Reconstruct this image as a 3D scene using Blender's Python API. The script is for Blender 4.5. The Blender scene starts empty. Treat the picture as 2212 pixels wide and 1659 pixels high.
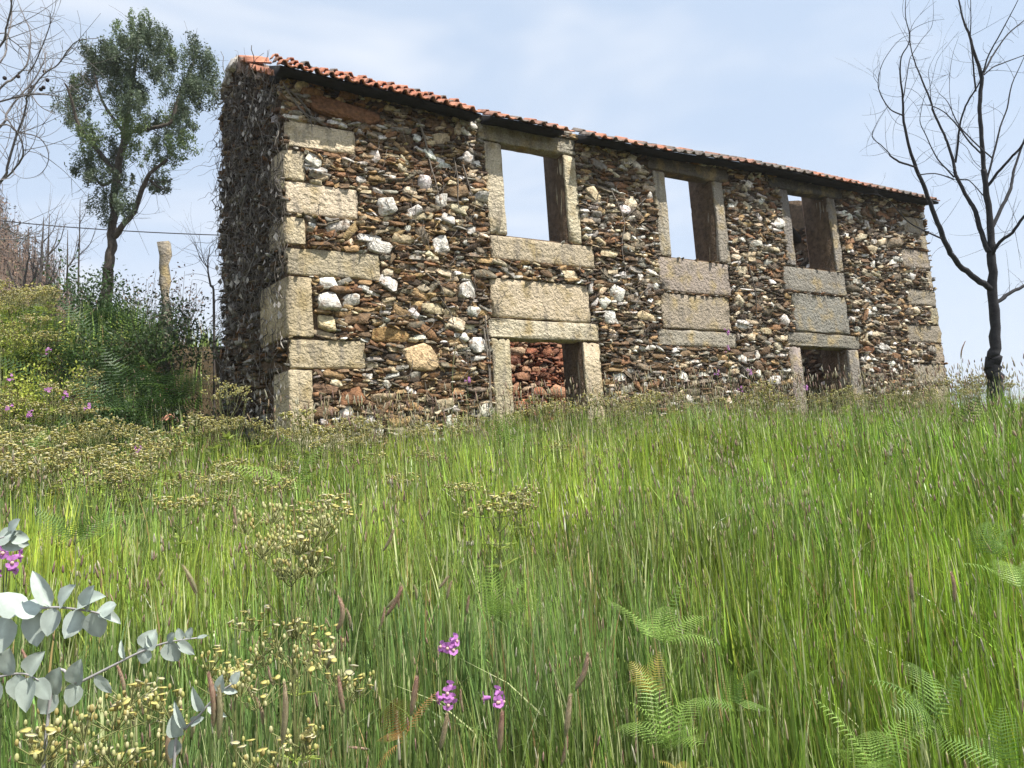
import bpy, bmesh, math, random
import numpy as np
from mathutils import Matrix, Vector
random.seed(7); rng = np.random.default_rng(11)
sc = bpy.context.scene
COL = sc.collection
rad = math.radians
HAZE = 0.0006

# ------------------------------------------------------------------ camera
PITCH, ROLL, FPX, PW, PH = rad(8.6), rad(3.6), 1650.0, 2212.0, 1659.0
_f = np.array([0, math.cos(PITCH), math.sin(PITCH)]); _u0 = np.array([0, -math.sin(PITCH), math.cos(PITCH)]); _r0 = np.array([1., 0, 0])
CR = math.cos(ROLL) * _r0 - math.sin(ROLL) * _u0
CU = math.sin(ROLL) * _r0 + math.cos(ROLL) * _u0
CF = _f
CP = np.array([0, 0, 1.6])
cam = bpy.data.cameras.new('camera'); camo = bpy.data.objects.new('camera', cam); COL.objects.link(camo)
cam.sensor_width = 36; cam.lens = 36 * FPX / PW; cam.clip_start = 0.05; cam.clip_end = 6000
M = Matrix.Identity(4)
for i in range(3):
    M[i][0], M[i][1], M[i][2], M[i][3] = CR[i], CU[i], -CF[i], CP[i]
camo.matrix_world = M
sc.camera = camo

# facade frame: origin = left front corner, D along the facade, N out of it, towards the viewer
AZ = rad(62)
D = np.array([math.sin(AZ), math.cos(AZ), 0]); N = np.array([math.cos(AZ), -math.sin(AZ), 0]); P0 = np.array([-3.19, 10.8, 0])
GB = rad(42)
G = np.array([-math.sin(GB), math.cos(GB), 0]); GN = np.array([-math.cos(GB), -math.sin(GB), 0])   # side wall, 102 deg corner
Z = np.array([0, 0, 1.])

# ------------------------------------------------------------------ sky and sun
SUN_EL, SUN_A = rad(57), rad(28)
sh = math.cos(SUN_A) * N + math.sin(SUN_A) * D
SUN = math.cos(SUN_EL) * sh + math.sin(SUN_EL) * Z
world = bpy.data.worlds.new('World'); sc.world = world; world.use_nodes = True
nt = world.node_tree; nt.nodes.clear()
def nd(tree, t, **k):
    n = tree.nodes.new(t)
    for a, b in k.items(): setattr(n, a, b)
    return n
sky = nd(nt, 'ShaderNodeTexSky', sky_type='NISHITA', sun_disc=False)
sky.sun_elevation = SUN_EL; sky.sun_rotation = math.atan2(SUN[0], SUN[1]); sky.altitude = 300; sky.air_density = 1.0; sky.dust_density = 1.2; sky.ozone_density = 1.2
tc = nd(nt, 'ShaderNodeTexCoord')
mp = nd(nt, 'ShaderNodeMapping'); mp.inputs['Scale'].default_value = (1.0, 1.0, 2.6); mp.inputs['Location'].default_value = (0.35, 0.1, 0.2)
nz = nd(nt, 'ShaderNodeTexNoise'); nz.inputs['Scale'].default_value = 1.7; nz.inputs['Detail'].default_value = 4; nz.inputs['Roughness'].default_value = 0.55; nz.inputs['Distortion'].default_value = 0.4
cr = nd(nt, 'ShaderNodeValToRGB'); cr.color_ramp.elements[0].position = 0.42; cr.color_ramp.elements[1].position = 0.66; cr.color_ramp.interpolation = 'EASE'
cm = nd(nt, 'ShaderNodeMath', operation='MULTIPLY'); cm.inputs[1].default_value = 0.75
veil = nd(nt, 'ShaderNodeMix', data_type='RGBA'); veil.inputs['Factor'].default_value = 0.78; veil.inputs['B'].default_value = (4.0, 4.8, 5.95, 1)   # thin high haze over the whole sky
mx = nd(nt, 'ShaderNodeMix', data_type='RGBA'); mx.inputs['B'].default_value = (5.6, 5.8, 6.2, 1)
bg = nd(nt, 'ShaderNodeBackground'); bg.inputs['Strength'].default_value = 0.115
wo = nd(nt, 'ShaderNodeOutputWorld')
L = nt.links.new
L(tc.outputs['Generated'], mp.inputs['Vector']); L(mp.outputs[0], nz.inputs['Vector']); L(nz.outputs['Fac'], cr.inputs[0]); L(cr.outputs[0], cm.inputs[0])
L(sky.outputs[0], veil.inputs['A']); sx = nd(nt, 'ShaderNodeSeparateXYZ'); L(tc.outputs['Generated'], sx.inputs[0])
hz = nd(nt, 'ShaderNodeMapRange'); hz.inputs['From Min'].default_value = 0.0; hz.inputs['From Max'].default_value = 0.42; hz.inputs['To Min'].default_value = 0.62; hz.inputs['To Max'].default_value = 0.0; L(sx.outputs['Z'], hz.inputs['Value'])
hm = nd(nt, 'ShaderNodeMix', data_type='RGBA'); hm.inputs['B'].default_value = (5.2, 5.5, 6.0, 1); L(hz.outputs[0], hm.inputs['Factor']); L(veil.outputs['Result'], hm.inputs['A'])   # horizon haze
L(hm.outputs['Result'], mx.inputs['A']); L(cm.outputs[0], mx.inputs['Factor']); L(mx.outputs['Result'], bg.inputs['Color']); L(bg.outputs[0], wo.inputs['Surface'])
sun = bpy.data.lights.new('sun', 'SUN'); sun.energy = 5.0; sun.angle = rad(0.53); sun.color = (1, 0.955, 0.88)
suno = bpy.data.objects.new('sun', sun); COL.objects.link(suno); suno.rotation_euler = Vector(SUN).to_track_quat('Z', 'Y').to_euler(); suno.location = (20, -20, 40)
sc.view_settings.view_transform = 'Standard'; sc.view_settings.look = 'None'; sc.view_settings.exposure = 0.6; sc.view_settings.gamma = 1.0
sc.cycles.max_bounces = 6; sc.cycles.diffuse_bounces = 3; sc.cycles.glossy_bounces = 2; sc.cycles.transmission_bounces = 4; sc.cycles.transparent_max_bounces = 6
sc.cycles.use_denoising = True; sc.cycles.denoiser = 'OPENIMAGEDENOISE'; sc.cycles.denoising_input_passes = 'RGB_ALBEDO_NORMAL'; sc.cycles.denoising_prefilter = 'NONE'; sc.cycles.use_adaptive_sampling = True; sc.cycles.adaptive_threshold = 0.02
sc.cycles.sample_clamp_indirect = 6

# ------------------------------------------------------------------ helpers
def at(px, py, depth):
    """world point seen at photo position (2212-wide grid), at a distance along the view axis"""
    return CP + depth * (CF + CR * ((px - PW / 2) / FPX) - CU * ((py - PH / 2) / FPX))
def fac(u, v, out=0.): return P0 + D * u + N * out + Z * v
def gab(w, v, out=0.): return P0 + G * w + GN * out + Z * v
def sstep(a, b, x):
    t = np.clip((x - a) / (b - a), 0, 1); return t * t * (3 - 2 * t)
def vnoise(x, y, s=1., seed=0):
    """cheap smooth 2D value noise, -1..1"""
    x = np.asarray(x, float) / s; y = np.asarray(y, float) / s
    xi = np.floor(x).astype(np.int64); yi = np.floor(y).astype(np.int64); fx = x - xi; fy = y - yi
    fx = fx * fx * (3 - 2 * fx); fy = fy * fy * (3 - 2 * fy)
    def h(a, b):
        k = (a * 374761393 + b * 668265263 + seed * 974711) & 0x7fffffff
        k = ((k ^ (k >> 13)) * 1274126177) & 0x7fffffff
        return ((k ^ (k >> 16)) & 0xffff) / 32767.5 - 1
    return (h(xi, yi) * (1 - fx) + h(xi + 1, yi) * fx) * (1 - fy) + (h(xi, yi + 1) * (1 - fx) + h(xi + 1, yi + 1) * fx) * fy
def soil(x, y):
    x = np.asarray(x, float); y = np.asarray(y, float)
    rx, ry = x - P0[0], y - P0[1]
    u = rx * D[0] + ry * D[1]; w = -(rx * N[0] + ry * N[1])
    r = np.hypot(x, y)
    z = 0.175 * np.minimum(y, 10.8) + 0.105 * np.clip(y - 10.8, 0, 6.5) + 0.015 * np.clip(y - 17.3, 0, 60)
    z = z - .14 * np.exp(-((u - 10.6) / 2.2) ** 2) * sstep(-4, -.5, w) * (w < 1)
    z = np.where(y < 0, 0.12 * y, z)
    z = np.maximum(z, -6)
    e = rx * GN[0] + ry * GN[1]
    k = (1 - sstep(0.0, 0.5, e)) * sstep(-2.2, -1.2, u)
    w0 = 0.5 * (1 - k) + 5.3 * k; wd = 4.2 * (1 - k) + 0.5 * k
    bank = 2.75 * sstep(0, 1, (w - w0) / wd) * (1 - sstep(11, 15, u)) * (1 - .2 * sstep(2.5, 6, e))
    z = z + bank
    z = z - 2.2 * sstep(17.5, 30, u + np.maximum(w, 0) * .3) * sstep(14, 30, y)
    # wooded hill to the left, valley and a far ridge to the right
    az = np.degrees(np.arctan2(x, np.maximum(y, 0.01)))
    z = z + np.where(y > 5, sstep(30, 130, r) * 43 * np.exp(-((az + 40) / 12.5) ** 2), 0)
    z = z + np.where(y > 5, sstep(150, 420, r) * 40 * np.exp(-((az - 39) / 5.2) ** 2), 0)
    z = z + 0.07 * vnoise(x, y, 1.3, 3) + 0.12 * vnoise(x, y, 3.7, 4) * (y > 2)
    return z
def tag(o, label=None, cat=None, group=None, kind=None):
    if label: o['label'] = label
    if cat: o['category'] = cat
    if group: o['group'] = group
    if kind: o['kind'] = kind
    return o
def empty(name, loc=(0, 0, 0), parent=None):
    o = bpy.data.objects.new(name, None); o.empty_display_size = 0.2; o.location = [float(c) for c in loc]; COL.objects.link(o)
    if parent: o.parent = parent
    return o
def mesh_data(name, V, F, col=None, mat=None, smooth=False):
    V = np.asarray(V, np.float32); me = bpy.data.meshes.new(name)
    if isinstance(F, np.ndarray):
        nf, k = F.shape; loops = F.astype(np.int32).ravel(); starts = np.arange(nf, dtype=np.int32) * k
    else:
        nf = len(F); ln = np.array([len(f) for f in F]); loops = np.concatenate([np.asarray(f, np.int32) for f in F]); starts = np.concatenate([[0], np.cumsum(ln)[:-1]]).astype(np.int32)
    me.vertices.add(len(V)); me.vertices.foreach_set('co', V.ravel())
    me.loops.add(len(loops)); me.loops.foreach_set('vertex_index', loops)
    me.polygons.add(nf); me.polygons.foreach_set('loop_start', starts)
    if col is not None:
        col = np.asarray(col, np.float32)
        if col.ndim == 1: col = np.tile(col, (len(V), 1))
        c4 = np.ones((len(V), 4), np.float32); c4[:, :3] = col[:, :3]
        a = me.color_attributes.new('Col', 'FLOAT_COLOR', 'POINT'); a.data.foreach_set('color', c4.ravel())
    me.update(calc_edges=True)
    if smooth: me.polygons.foreach_set('use_smooth', np.ones(nf, bool))
    if mat: me.materials.append(mat)
    return me
def obj(name, me, parent=None, loc=None):
    o = bpy.data.objects.new(name, me); COL.objects.link(o)
    if parent is not None:
        o.parent = parent
    if loc is not None: o.location = [float(c) for c in loc]
    return o
def local(V, origin): return np.asarray(V, float) - np.asarray(origin, float)
class MB:
    def __init__(s): s.V = []; s.F = []; s.C = []; s.n = 0
    def add(s, V, F, c=(1, 1, 1)):
        V = np.asarray(V, float); s.V.append(V); s.F.extend([[i + s.n for i in f] for f in F]); c = np.asarray(c, float)
        s.C.append(np.tile(c, (len(V), 1)) if c.ndim == 1 else c); s.n += len(V); return s
    def data(s, name, mat, origin=(0, 0, 0), smooth=False):
        return mesh_data(name, np.concatenate(s.V) - np.asarray(origin, float), s.F, np.concatenate(s.C), mat, smooth)
def tube(P, R, k=5, cap=True):
    P = np.asarray(P, float); m = len(P); R = np.broadcast_to(np.asarray(R, float), (m,))
    T = np.gradient(P, axis=0); T /= np.linalg.norm(T, axis=1)[:, None] + 1e-9
    ref = np.array([0.13, 0.21, 1.]) if abs(T[:, 2]).mean() < 0.9 else np.array([1., 0.2, 0.1])
    A = np.cross(T, ref); A /= np.linalg.norm(A, axis=1)[:, None] + 1e-9; B = np.cross(T, A)
    th = np.arange(k) * 2 * math.pi / k
    V = (P[:, None] + R[:, None, None] * (A[:, None] * np.cos(th)[None, :, None] + B[:, None] * np.sin(th)[None, :, None])).reshape(-1, 3)
    F = [[i * k + j, i * k + (j + 1) % k, (i + 1) * k + (j + 1) % k, (i + 1) * k + j] for i in range(m - 1) for j in range(k)]
    if cap: F.append([(m - 1) * k + j for j in range(k)])
    return V, F
def smooth_path(P, n=None, sub=4):
    P = np.asarray(P, float)
    if len(P) < 3: 
        t = np.linspace(0, 1, sub + 1)[:, None]; return P[0] * (1 - t) + P[-1] * t
    Q = np.vstack([2 * P[0] - P[1], P, 2 * P[-1] - P[-2]]); out = []
    for i in range(len(P) - 1):
        a, b, c, d = Q[i:i + 4]
        for t in np.arange(sub) / sub:
            out.append(0.5 * (2 * b + (c - a) * t + (2 * a - 5 * b + 4 * c - d) * t * t + (3 * b - a - 3 * c + d) * t ** 3))
    out.append(P[-1]); return np.array(out)
def box(a, b): 
    (x0, y0, z0), (x1, y1, z1) = a, b
    V = [(x0, y0, z0), (x1, y0, z0), (x1, y1, z0), (x0, y1, z0), (x0, y0, z1), (x1, y0, z1), (x1, y1, z1), (x0, y1, z1)]
    return np.array(V, float), [[0, 3, 2, 1], [4, 5, 6, 7], [0, 1, 5, 4], [1, 2, 6, 5], [2, 3, 7, 6], [3, 0, 4, 7]]

# ------------------------------------------------------------------ materials
def material(name, base=None, rough=0.85, var=0.35, scale=6., bump=0.3, bscale=30., trans=0., spec=0.3, tint=None, tscale=2.0, bdist=0.01, tlo=.5, thi=.7, streak=None):
    m = bpy.data.materials.new(name); m.use_nodes = True; t = m.node_tree; t.nodes.clear(); L = t.links.new
    out = nd(t, 'ShaderNodeOutputMaterial'); bs = nd(t, 'ShaderNodeBsdfPrincipled'); bs.inputs['Roughness'].default_value = rough; bs.inputs['Specular IOR Level'].default_value = spec
    if base is None:
        src = nd(t, 'ShaderNodeAttribute', attribute_name='Col').outputs['Color']
    else:
        rgb = nd(t, 'ShaderNodeRGB'); rgb.outputs[0].default_value = (*base, 1); src = rgb.outputs[0]
    co = nd(t, 'ShaderNodeNewGeometry').outputs['Position']
    if tint is not None:
        n2 = nd(t, 'ShaderNodeTexNoise'); n2.inputs['Scale'].default_value = tscale; n2.inputs['Detail'].default_value = 3; L(co, n2.inputs['Vector'])
        r2 = nd(t, 'ShaderNodeMapRange'); r2.inputs['From Min'].default_value = tlo; r2.inputs['From Max'].default_value = thi; L(n2.outputs['Fac'], r2.inputs['Value'])
        m2 = nd(t, 'ShaderNodeMix', data_type='RGBA'); m2.inputs['B'].default_value = (*tint, 1); L(r2.outputs[0], m2.inputs['Factor']); L(src, m2.inputs['A']); src = m2.outputs['Result']
    if streak is not None:
        mp_ = nd(t, 'ShaderNodeMapping'); mp_.inputs['Scale'].default_value = (5, 5, .9); L(co, mp_.inputs['Vector']); n3 = nd(t, 'ShaderNodeTexNoise'); n3.inputs['Scale'].default_value = 1.6; n3.inputs['Detail'].default_value = 4; L(mp_.outputs[0], n3.inputs['Vector'])
        r3 = nd(t, 'ShaderNodeMapRange'); r3.inputs['From Min'].default_value = .5; r3.inputs['From Max'].default_value = .72; r3.inputs['To Max'].default_value = .75; L(n3.outputs['Fac'], r3.inputs['Value'])
        m3 = nd(t, 'ShaderNodeMix', data_type='RGBA'); m3.inputs['B'].default_value = (*streak, 1); L(r3.outputs[0], m3.inputs['Factor']); L(src, m3.inputs['A']); src = m3.outputs['Result']
    if var:
        n1 = nd(t, 'ShaderNodeTexNoise'); n1.inputs['Scale'].default_value = scale; n1.inputs['Detail'].default_value = 3; n1.inputs['Roughness'].default_value = 0.65; L(co, n1.inputs['Vector'])
        r1 = nd(t, 'ShaderNodeMapRange'); r1.inputs['From Min'].default_value = 0.3; r1.inputs['From Max'].default_value = 0.7; r1.inputs['To Min'].default_value = 1 - var; r1.inputs['To Max'].default_value = 1 + var; L(n1.outputs['Fac'], r1.inputs['Value'])
        mm = nd(t, 'ShaderNodeMix', data_type='RGBA', blend_type='MULTIPLY'); mm.inputs['Factor'].default_value = 1; L(src, mm.inputs['A']); L(r1.outputs[0], mm.inputs['B']); src = mm.outputs['Result']
    L(src, bs.inputs['Base Color'])
    if bump:
        nb = nd(t, 'ShaderNodeTexNoise'); nb.inputs['Scale'].default_value = bscale; nb.inputs['Detail'].default_value = 3; nb.inputs['Roughness'].default_value = 0.6; L(co, nb.inputs['Vector'])
        bp = nd(t, 'ShaderNodeBump'); bp.inputs['Strength'].default_value = bump; bp.inputs['Distance'].default_value = bdist; L(nb.outputs['Fac'], bp.inputs['Height']); L(bp.outputs[0], bs.inputs['Normal'])
    res = bs.outputs[0]
    if trans:
        tr = nd(t, 'ShaderNodeBsdfTranslucent'); L(src, tr.inputs['Color']); ms = nd(t, 'ShaderNodeMixShader'); ms.inputs[0].default_value = trans; L(res, ms.inputs[1]); L(tr.outputs[0], ms.inputs[2]); res = ms.outputs[0]
    L(res, out.inputs['Surface'])
    return m
MT = dict(
    stone=material('rubble_stone', rough=0.9, var=0.5, scale=16, bump=1.0, bscale=26, bdist=0.035, tint=(0.2, 0.1, 0.035), tscale=9, tlo=.56, thi=.74),
    granite=material('granite', rough=0.9, var=0.3, scale=38, bump=1.0, bscale=17, bdist=0.06, tint=(0.36, 0.28, 0.15), tscale=3.5, streak=(.17, .15, .125)),
    earth=material('earth_mortar', base=(0.115, 0.078, 0.048), rough=0.95, var=0.5, scale=9, bump=1, bscale=25, bdist=0.03),
    eave_shade=material('shaded_eave', base=(0.018, 0.017, 0.018), rough=0.95, var=0.4, scale=8, bump=.6, bscale=20),  # near-black base deepens the shade under the eave
    tile=material('terracotta', rough=0.8, var=0.3, scale=12, bump=0.2, bscale=60, tint=(0.12, 0.09, 0.075), tscale=3.2, tlo=.55, thi=.72),
    plaster=material('reveal_plaster', rough=0.9, var=0.35, scale=5, bump=.6, bscale=14),
    vine=material('dead_ivy', rough=0.9, var=0.3, scale=20, bump=0),
    bark=material('bark', rough=0.9, var=0.35, scale=14, bump=0.8, bscale=40),
    soil=material('soil', base=(0.075, 0.055, 0.03), rough=1, var=0.5, scale=3, bump=1, bscale=12, tint=(0.06, 0.08, 0.025), tscale=.7),
    grass=material('grass_blades', rough=0.38, var=0, bump=0, trans=0.3, spec=0.6),
    leaf=material('leaves', rough=0.5, var=0.2, scale=40, bump=0, trans=0.3, spec=0.4),
    euca=material('glaucous_leaves', rough=0.6, var=0.12, scale=50, bump=0, trans=0.15, spec=0.3),
    petal=material('petals', rough=0.6, var=0.1, scale=60, bump=0, trans=0.3, spec=0.2),
    forest=material('burnt_wood', rough=0.95, var=0.2, scale=.3, bump=0),
    wire=material('cable', base=(0.04, 0.04, 0.045), rough=0.6, var=0, bump=0),
)

# ------------------------------------------------------------------ ground
def axis(lo, hi, near, step, ratio=1.12):
    a = list(np.arange(-near, near + step, step)); s = step
    while a[-1] < hi: s *= ratio; a.append(a[-1] + s)
    s = step; b = []
    c = -near
    while c > lo: s *= ratio; c -= s; b.append(c)
    return np.array(b[::-1] + a)
gx = axis(-700, 700, 16, 0.22); gy = axis(-300, 800, 14, 0.22) + 8
GX, GY = np.meshgrid(gx, gy, indexing='ij'); GZ = soil(GX, GY)
V = np.stack([GX, GY, GZ], -1).reshape(-1, 3); ny = len(gy)
I = np.arange(len(gx) - 1)[:, None] * ny + np.arange(ny - 1)[None]
F = np.stack([I, I + ny, I + ny + 1, I + 1], -1).reshape(-1, 4)
tag(obj('ground', mesh_data('ground', V, F, None, MT['soil'], True)), kind='structure')

# ------------------------------------------------------------------ the ruin
house = empty('ruined_house', fac(0, 2.0)); HO = np.array(house.location)
tag(house, 'long two-storey roofless stone ruin with granite window frames and a strip of red roof tiles', 'ruined house')
LEN, TH, TOP, BASE = 15.3, 0.65, 8.2, 1.2
WIN = [(3.70, 4.95, 6.07, 7.74), (7.28, 8.50, 6.03, 7.76), (10.66, 11.90, 6.14, 7.86)]
DOOR = [(3.63, 5.06, BASE, 4.26), (10.47, 11.90, BASE, 4.38)]
OPEN = WIN + DOOR
def in_rect(u, v, r, m=0): return (u > r[0] - m) & (u < r[1] + m) & (v > r[2] - m) & (v < r[3] + m)

def wall_core(name, frame, ulen, zlo, zhi_fn, openings, out, th, parent, cell=0.16, mat='earth'):
    """a wall slab with openings, as a grid of cells; front face slightly rough"""
    us = sorted(set([0, ulen] + [o[i] for o in openings for i in (0, 1)] + list(np.arange(0.5, ulen, 0.5))))
    vs = sorted(set([zlo] + [o[i] for o in openings for i in (2, 3)] + list(np.arange(zlo + 0.5, max(zhi_fn(x) for x in us), 0.5)) + [max(zhi_fn(x) for x in us)]))
    us = [u for i, u in enumerate(us) if i == 0 or u - us[i - 1] > 1e-6]; vs = [v for i, v in enumerate(vs) if i == 0 or v - vs[i - 1] > 1e-6]
    b = MB(); nu, nv = len(us) - 1, len(vs) - 1
    solid = np.zeros((nu, nv), bool)
    for i in range(nu):
        for j in range(nv):
            cu, cv = (us[i] + us[i + 1]) / 2, (vs[j] + vs[j + 1]) / 2
            solid[i, j] = not any(in_rect(cu, cv, o) for o in openings) and vs[j] < min(zhi_fn(us[i]), zhi_fn(us[i + 1])) - 0.02
    tops = lambda i, j: min(vs[j], zhi_fn(us[i]))
    idx = {}; V = []
    def vid(i, j, k):
        key = (i, j, k)
        if key not in idx:
            idx[key] = len(V); V.append(frame(us[i], tops(i, j), out - th * k))
        return idx[key]
    F = []
    S = lambda i, j: 0 <= i < nu and 0 <= j < nv and solid[i, j]
    for i in range(nu):
        for j in range(nv):
            if not solid[i, j]: continue
            F.append([vid(i, j, 0), vid(i + 1, j, 0), vid(i + 1, j + 1, 0), vid(i, j + 1, 0)])
            F.append([vid(i, j, 1), vid(i, j + 1, 1), vid(i + 1, j + 1, 1), vid(i + 1, j, 1)])
            if not S(i - 1, j): F.append([vid(i, j, 0), vid(i, j + 1, 0), vid(i, j + 1, 1), vid(i, j, 1)])
            if not S(i + 1, j): F.append([vid(i + 1, j, 0), vid(i + 1, j, 1), vid(i + 1, j + 1, 1), vid(i + 1, j + 1, 0)])
            if not S(i, j - 1): F.append([vid(i, j, 0), vid(i, j, 1), vid(i + 1, j, 1), vid(i + 1, j, 0)])
            if not S(i, j + 1): F.append([vid(i, j + 1, 0), vid(i + 1, j + 1, 0), vid(i + 1, j + 1, 1), vid(i, j + 1, 1)])
    return obj(name, mesh_data(name, local(V, HO), F, None, MT[mat]), parent)
front = wall_core('front_wall', fac, LEN, BASE, lambda u: TOP, [(a, b, c, TOP + .1) for a, b, c, d_ in WIN] + [(a, b, c, d_ + .27) for a, b, c, d_ in DOOR], -0.028, TH, house)

# --- dressed granite blocks (front face corners in facade metres, left-bottom / right-top with their own skew)
def block(name, parent, u0, u1, v0, v1, depth, col, out=0.0, frame=fac, seed=0, rough=0.012, back=None):
    """a hewn block: subdivided, edges softened and every vertex nudged"""
    r = np.random.default_rng(seed); w, h = u1 - u0, v1 - v0
    bm = bmesh.new(); bmesh.ops.create_cube(bm, size=1)
    for v in bm.verts: v.co.x *= w; v.co.y *= depth; v.co.z *= h
    bmesh.ops.bevel(bm, geom=bm.edges[:], offset=min(0.022, 0.1 * min(w, h, depth)), segments=2, affect='EDGES', profile=0.6)
    es = [e for e in bm.edges if e.calc_length() > 0.22]
    bmesh.ops.subdivide_edges(bm, edges=es, cuts=6, use_grid_fill=True)
    bmesh.ops.triangulate(bm, faces=[f for f in bm.faces if len(f.verts) > 4])
    V = np.array([v.co[:] for v in bm.verts]); bm.verts.index_update(); F = [[v.index for v in f.verts] for f in bm.faces]; bm.free()
    V += r.normal(0, rough * 0.55, V.shape); hv = np.abs(V) / (np.array([w, depth, h]) / 2); edge = np.sort(hv, axis=1)[:, 1] > .9; V[edge] *= 1 - np.abs(r.normal(0, .022, (edge.sum(), 1))); col = tuple(np.array(col) * r.uniform(.86, 1.12) * (1 + r.normal(0, .02, 3)))
    V[:, 2] += V[:, 0] / w * r.normal(0, 0.012) ; V[:, 0] += V[:, 2] / h * r.normal(0, 0.008)
    c = ((u0 + u1) / 2, (v0 + v1) / 2)
    W = np.array([frame(c[0] + p[0], c[1] + p[2], out - depth / 2 + p[1] * -1) for p in V])
    F = [f[::-1] for f in F]
    return obj(name, mesh_data(name, local(W, HO), F, np.array(col), MT['granite']), parent)
WARM, PALE, GREY, SOOT = (0.47, 0.395, 0.265), (0.54, 0.465, 0.335), (0.34, 0.295, 0.23), (0.13, 0.115, 0.10)
BLK = []   # facade rectangles taken by blocks
def fb(name, parent, u0, u1, v0, v1, depth=0.32, col=WARM, out=0.015, **k):
    BLK.append((u0, u1, v0, v1)); g = 0.006
    return block(name, parent, u0 + g, u1 - g, v0 + g, v1 - g, depth, col, out, seed=int(u0 * 97 + v0 * 31), **k)
LQ = [(-.0, 1.10, 7.08, 7.50, .5), (-.02, .30, 6.54, 7.03, .6), (-.01, 1.11, 6.02, 6.52, .5), (-.02, .29, 5.53, 5.98, .7), (-.01, 1.43, 5.07, 5.50, .5), (-.01, .37, 4.13, 5.05, .8), (-.0, 1.15, 3.67, 4.11, .5), (-.01, .35, 2.74, 3.65, .6), (-.03, .8, 2.3, 2.73, .6)]
for i, (a, b, c, d_, dp) in enumerate(LQ):
    col = [PALE, WARM, PALE, WARM, WARM, (0.44, .36, .23), WARM, WARM, PALE][i]
    if dp > .5:
        # corner stones that show their long side on the end wall: built along the end wall's own direction
        g = 0.006; r = np.random.default_rng(i + 50); BLK.append((a, b, c, d_))
        dep = {1: .45, 3: .55, 5: .92, 7: .5, 8: .8}[i]
        n = 4; pts = []
        A = np.array([[a + g, 0], [b - g, 0]]); q = [fac(a + g, 0, .02)[:2] + 0 * G[:2], fac(b - g, 0, .02)[:2], fac(b - g, 0, -.4)[:2] + G[:2] * .1, P0[:2] + G[:2] * dep + D[:2] * .25, P0[:2] + G[:2] * dep + GN[:2] * .02]
        bm = bmesh.new(); vs = [bm.verts.new((p[0], p[1], c + g)) for p in q]; f = bm.faces.new(vs)
        ex = bmesh.ops.extrude_face_region(bm, geom=[f]); bmesh.ops.translate(bm, vec=(0, 0, d_ - c - 2 * g), verts=[v for v in ex['geom'] if isinstance(v, bmesh.types.BMVert)])
        bmesh.ops.recalc_face_normals(bm, faces=bm.faces[:])
        bmesh.ops.bevel(bm, geom=bm.edges[:], offset=.03, segments=2, affect='EDGES', profile=.5)
        bmesh.ops.subdivide_edges(bm, edges=[e for e in bm.edges if e.calc_length() > .2], cuts=2, use_grid_fill=True)
        bmesh.ops.triangulate(bm, faces=[f for f in bm.faces if len(f.verts) > 4])
        V = np.array([v.co[:] for v in bm.verts]); bm.verts.index_update(); F = [[v.index for v in f.verts] for f in bm.faces]; bm.free()
        V += r.normal(0, .007, V.shape)
        if i in (1, 3): V[:, :2] += (V[:, 2:3] - c) / (d_ - c) * -N[:2] * 0.03
        obj('quoin', mesh_data('quoin', local(V, HO), F, np.array(col), MT['granite']), front)
    else:
        fb('quoin', front, a, b, c, d_, dp, col, rough=.014)
RQ = [(14.42, 15.25, 7.33, 7.74), (15.0, 15.27, 6.96, 7.31), (14.22, 15.27, 6.44, 6.92), (15.05, 15.27, 6.0, 6.42), (14.22, 15.29, 5.53, 5.93), (14.97, 15.29, 5.08, 5.51), (14.0, 15.28, 4.64, 5.06), (14.95, 15.28, 4.18, 4.62), (14.05, 15.28, 3.65, 4.13), (14.5, 15.3, 2.8, 3.62)]
for i, (a, b, c, d_) in enumerate(RQ): fb('quoin', front, a, b, c, d_, .5, (0.33, .28, .2) if i % 2 else (0.29, .255, .2), rough=.018)
WC = [(PALE, (0.36, .32, .26), WARM), (GREY, SOOT, GREY), ((.24, .22, .19), (.10, .095, .09), (.27, .245, .21))]
JW = [(3.35, 5.22), (6.97, 8.78), (10.38, 12.14)]
LT = [(3.24, 5.25, 7.75, 8.06), (6.86, 8.98, 7.77, 8.05), (10.12, 12.42, 7.87, 8.12)]
SILL = [(3.36, 5.47, 5.62, 6.05), (6.90, 8.70, 5.33, 6.01), (10.2, 12.15, 5.58, 6.12)]
APR = [(3.31, 5.28, 4.61, 5.30), (6.88, 8.62, 4.61, 5.30), (10.38, 12.08, 4.71, 5.55)]
DL = [(3.23, 5.44, 4.27, 4.60), (6.74, 8.70, 4.27, 4.59), (10.12, 12.34, 4.39, 4.69)]
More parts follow.
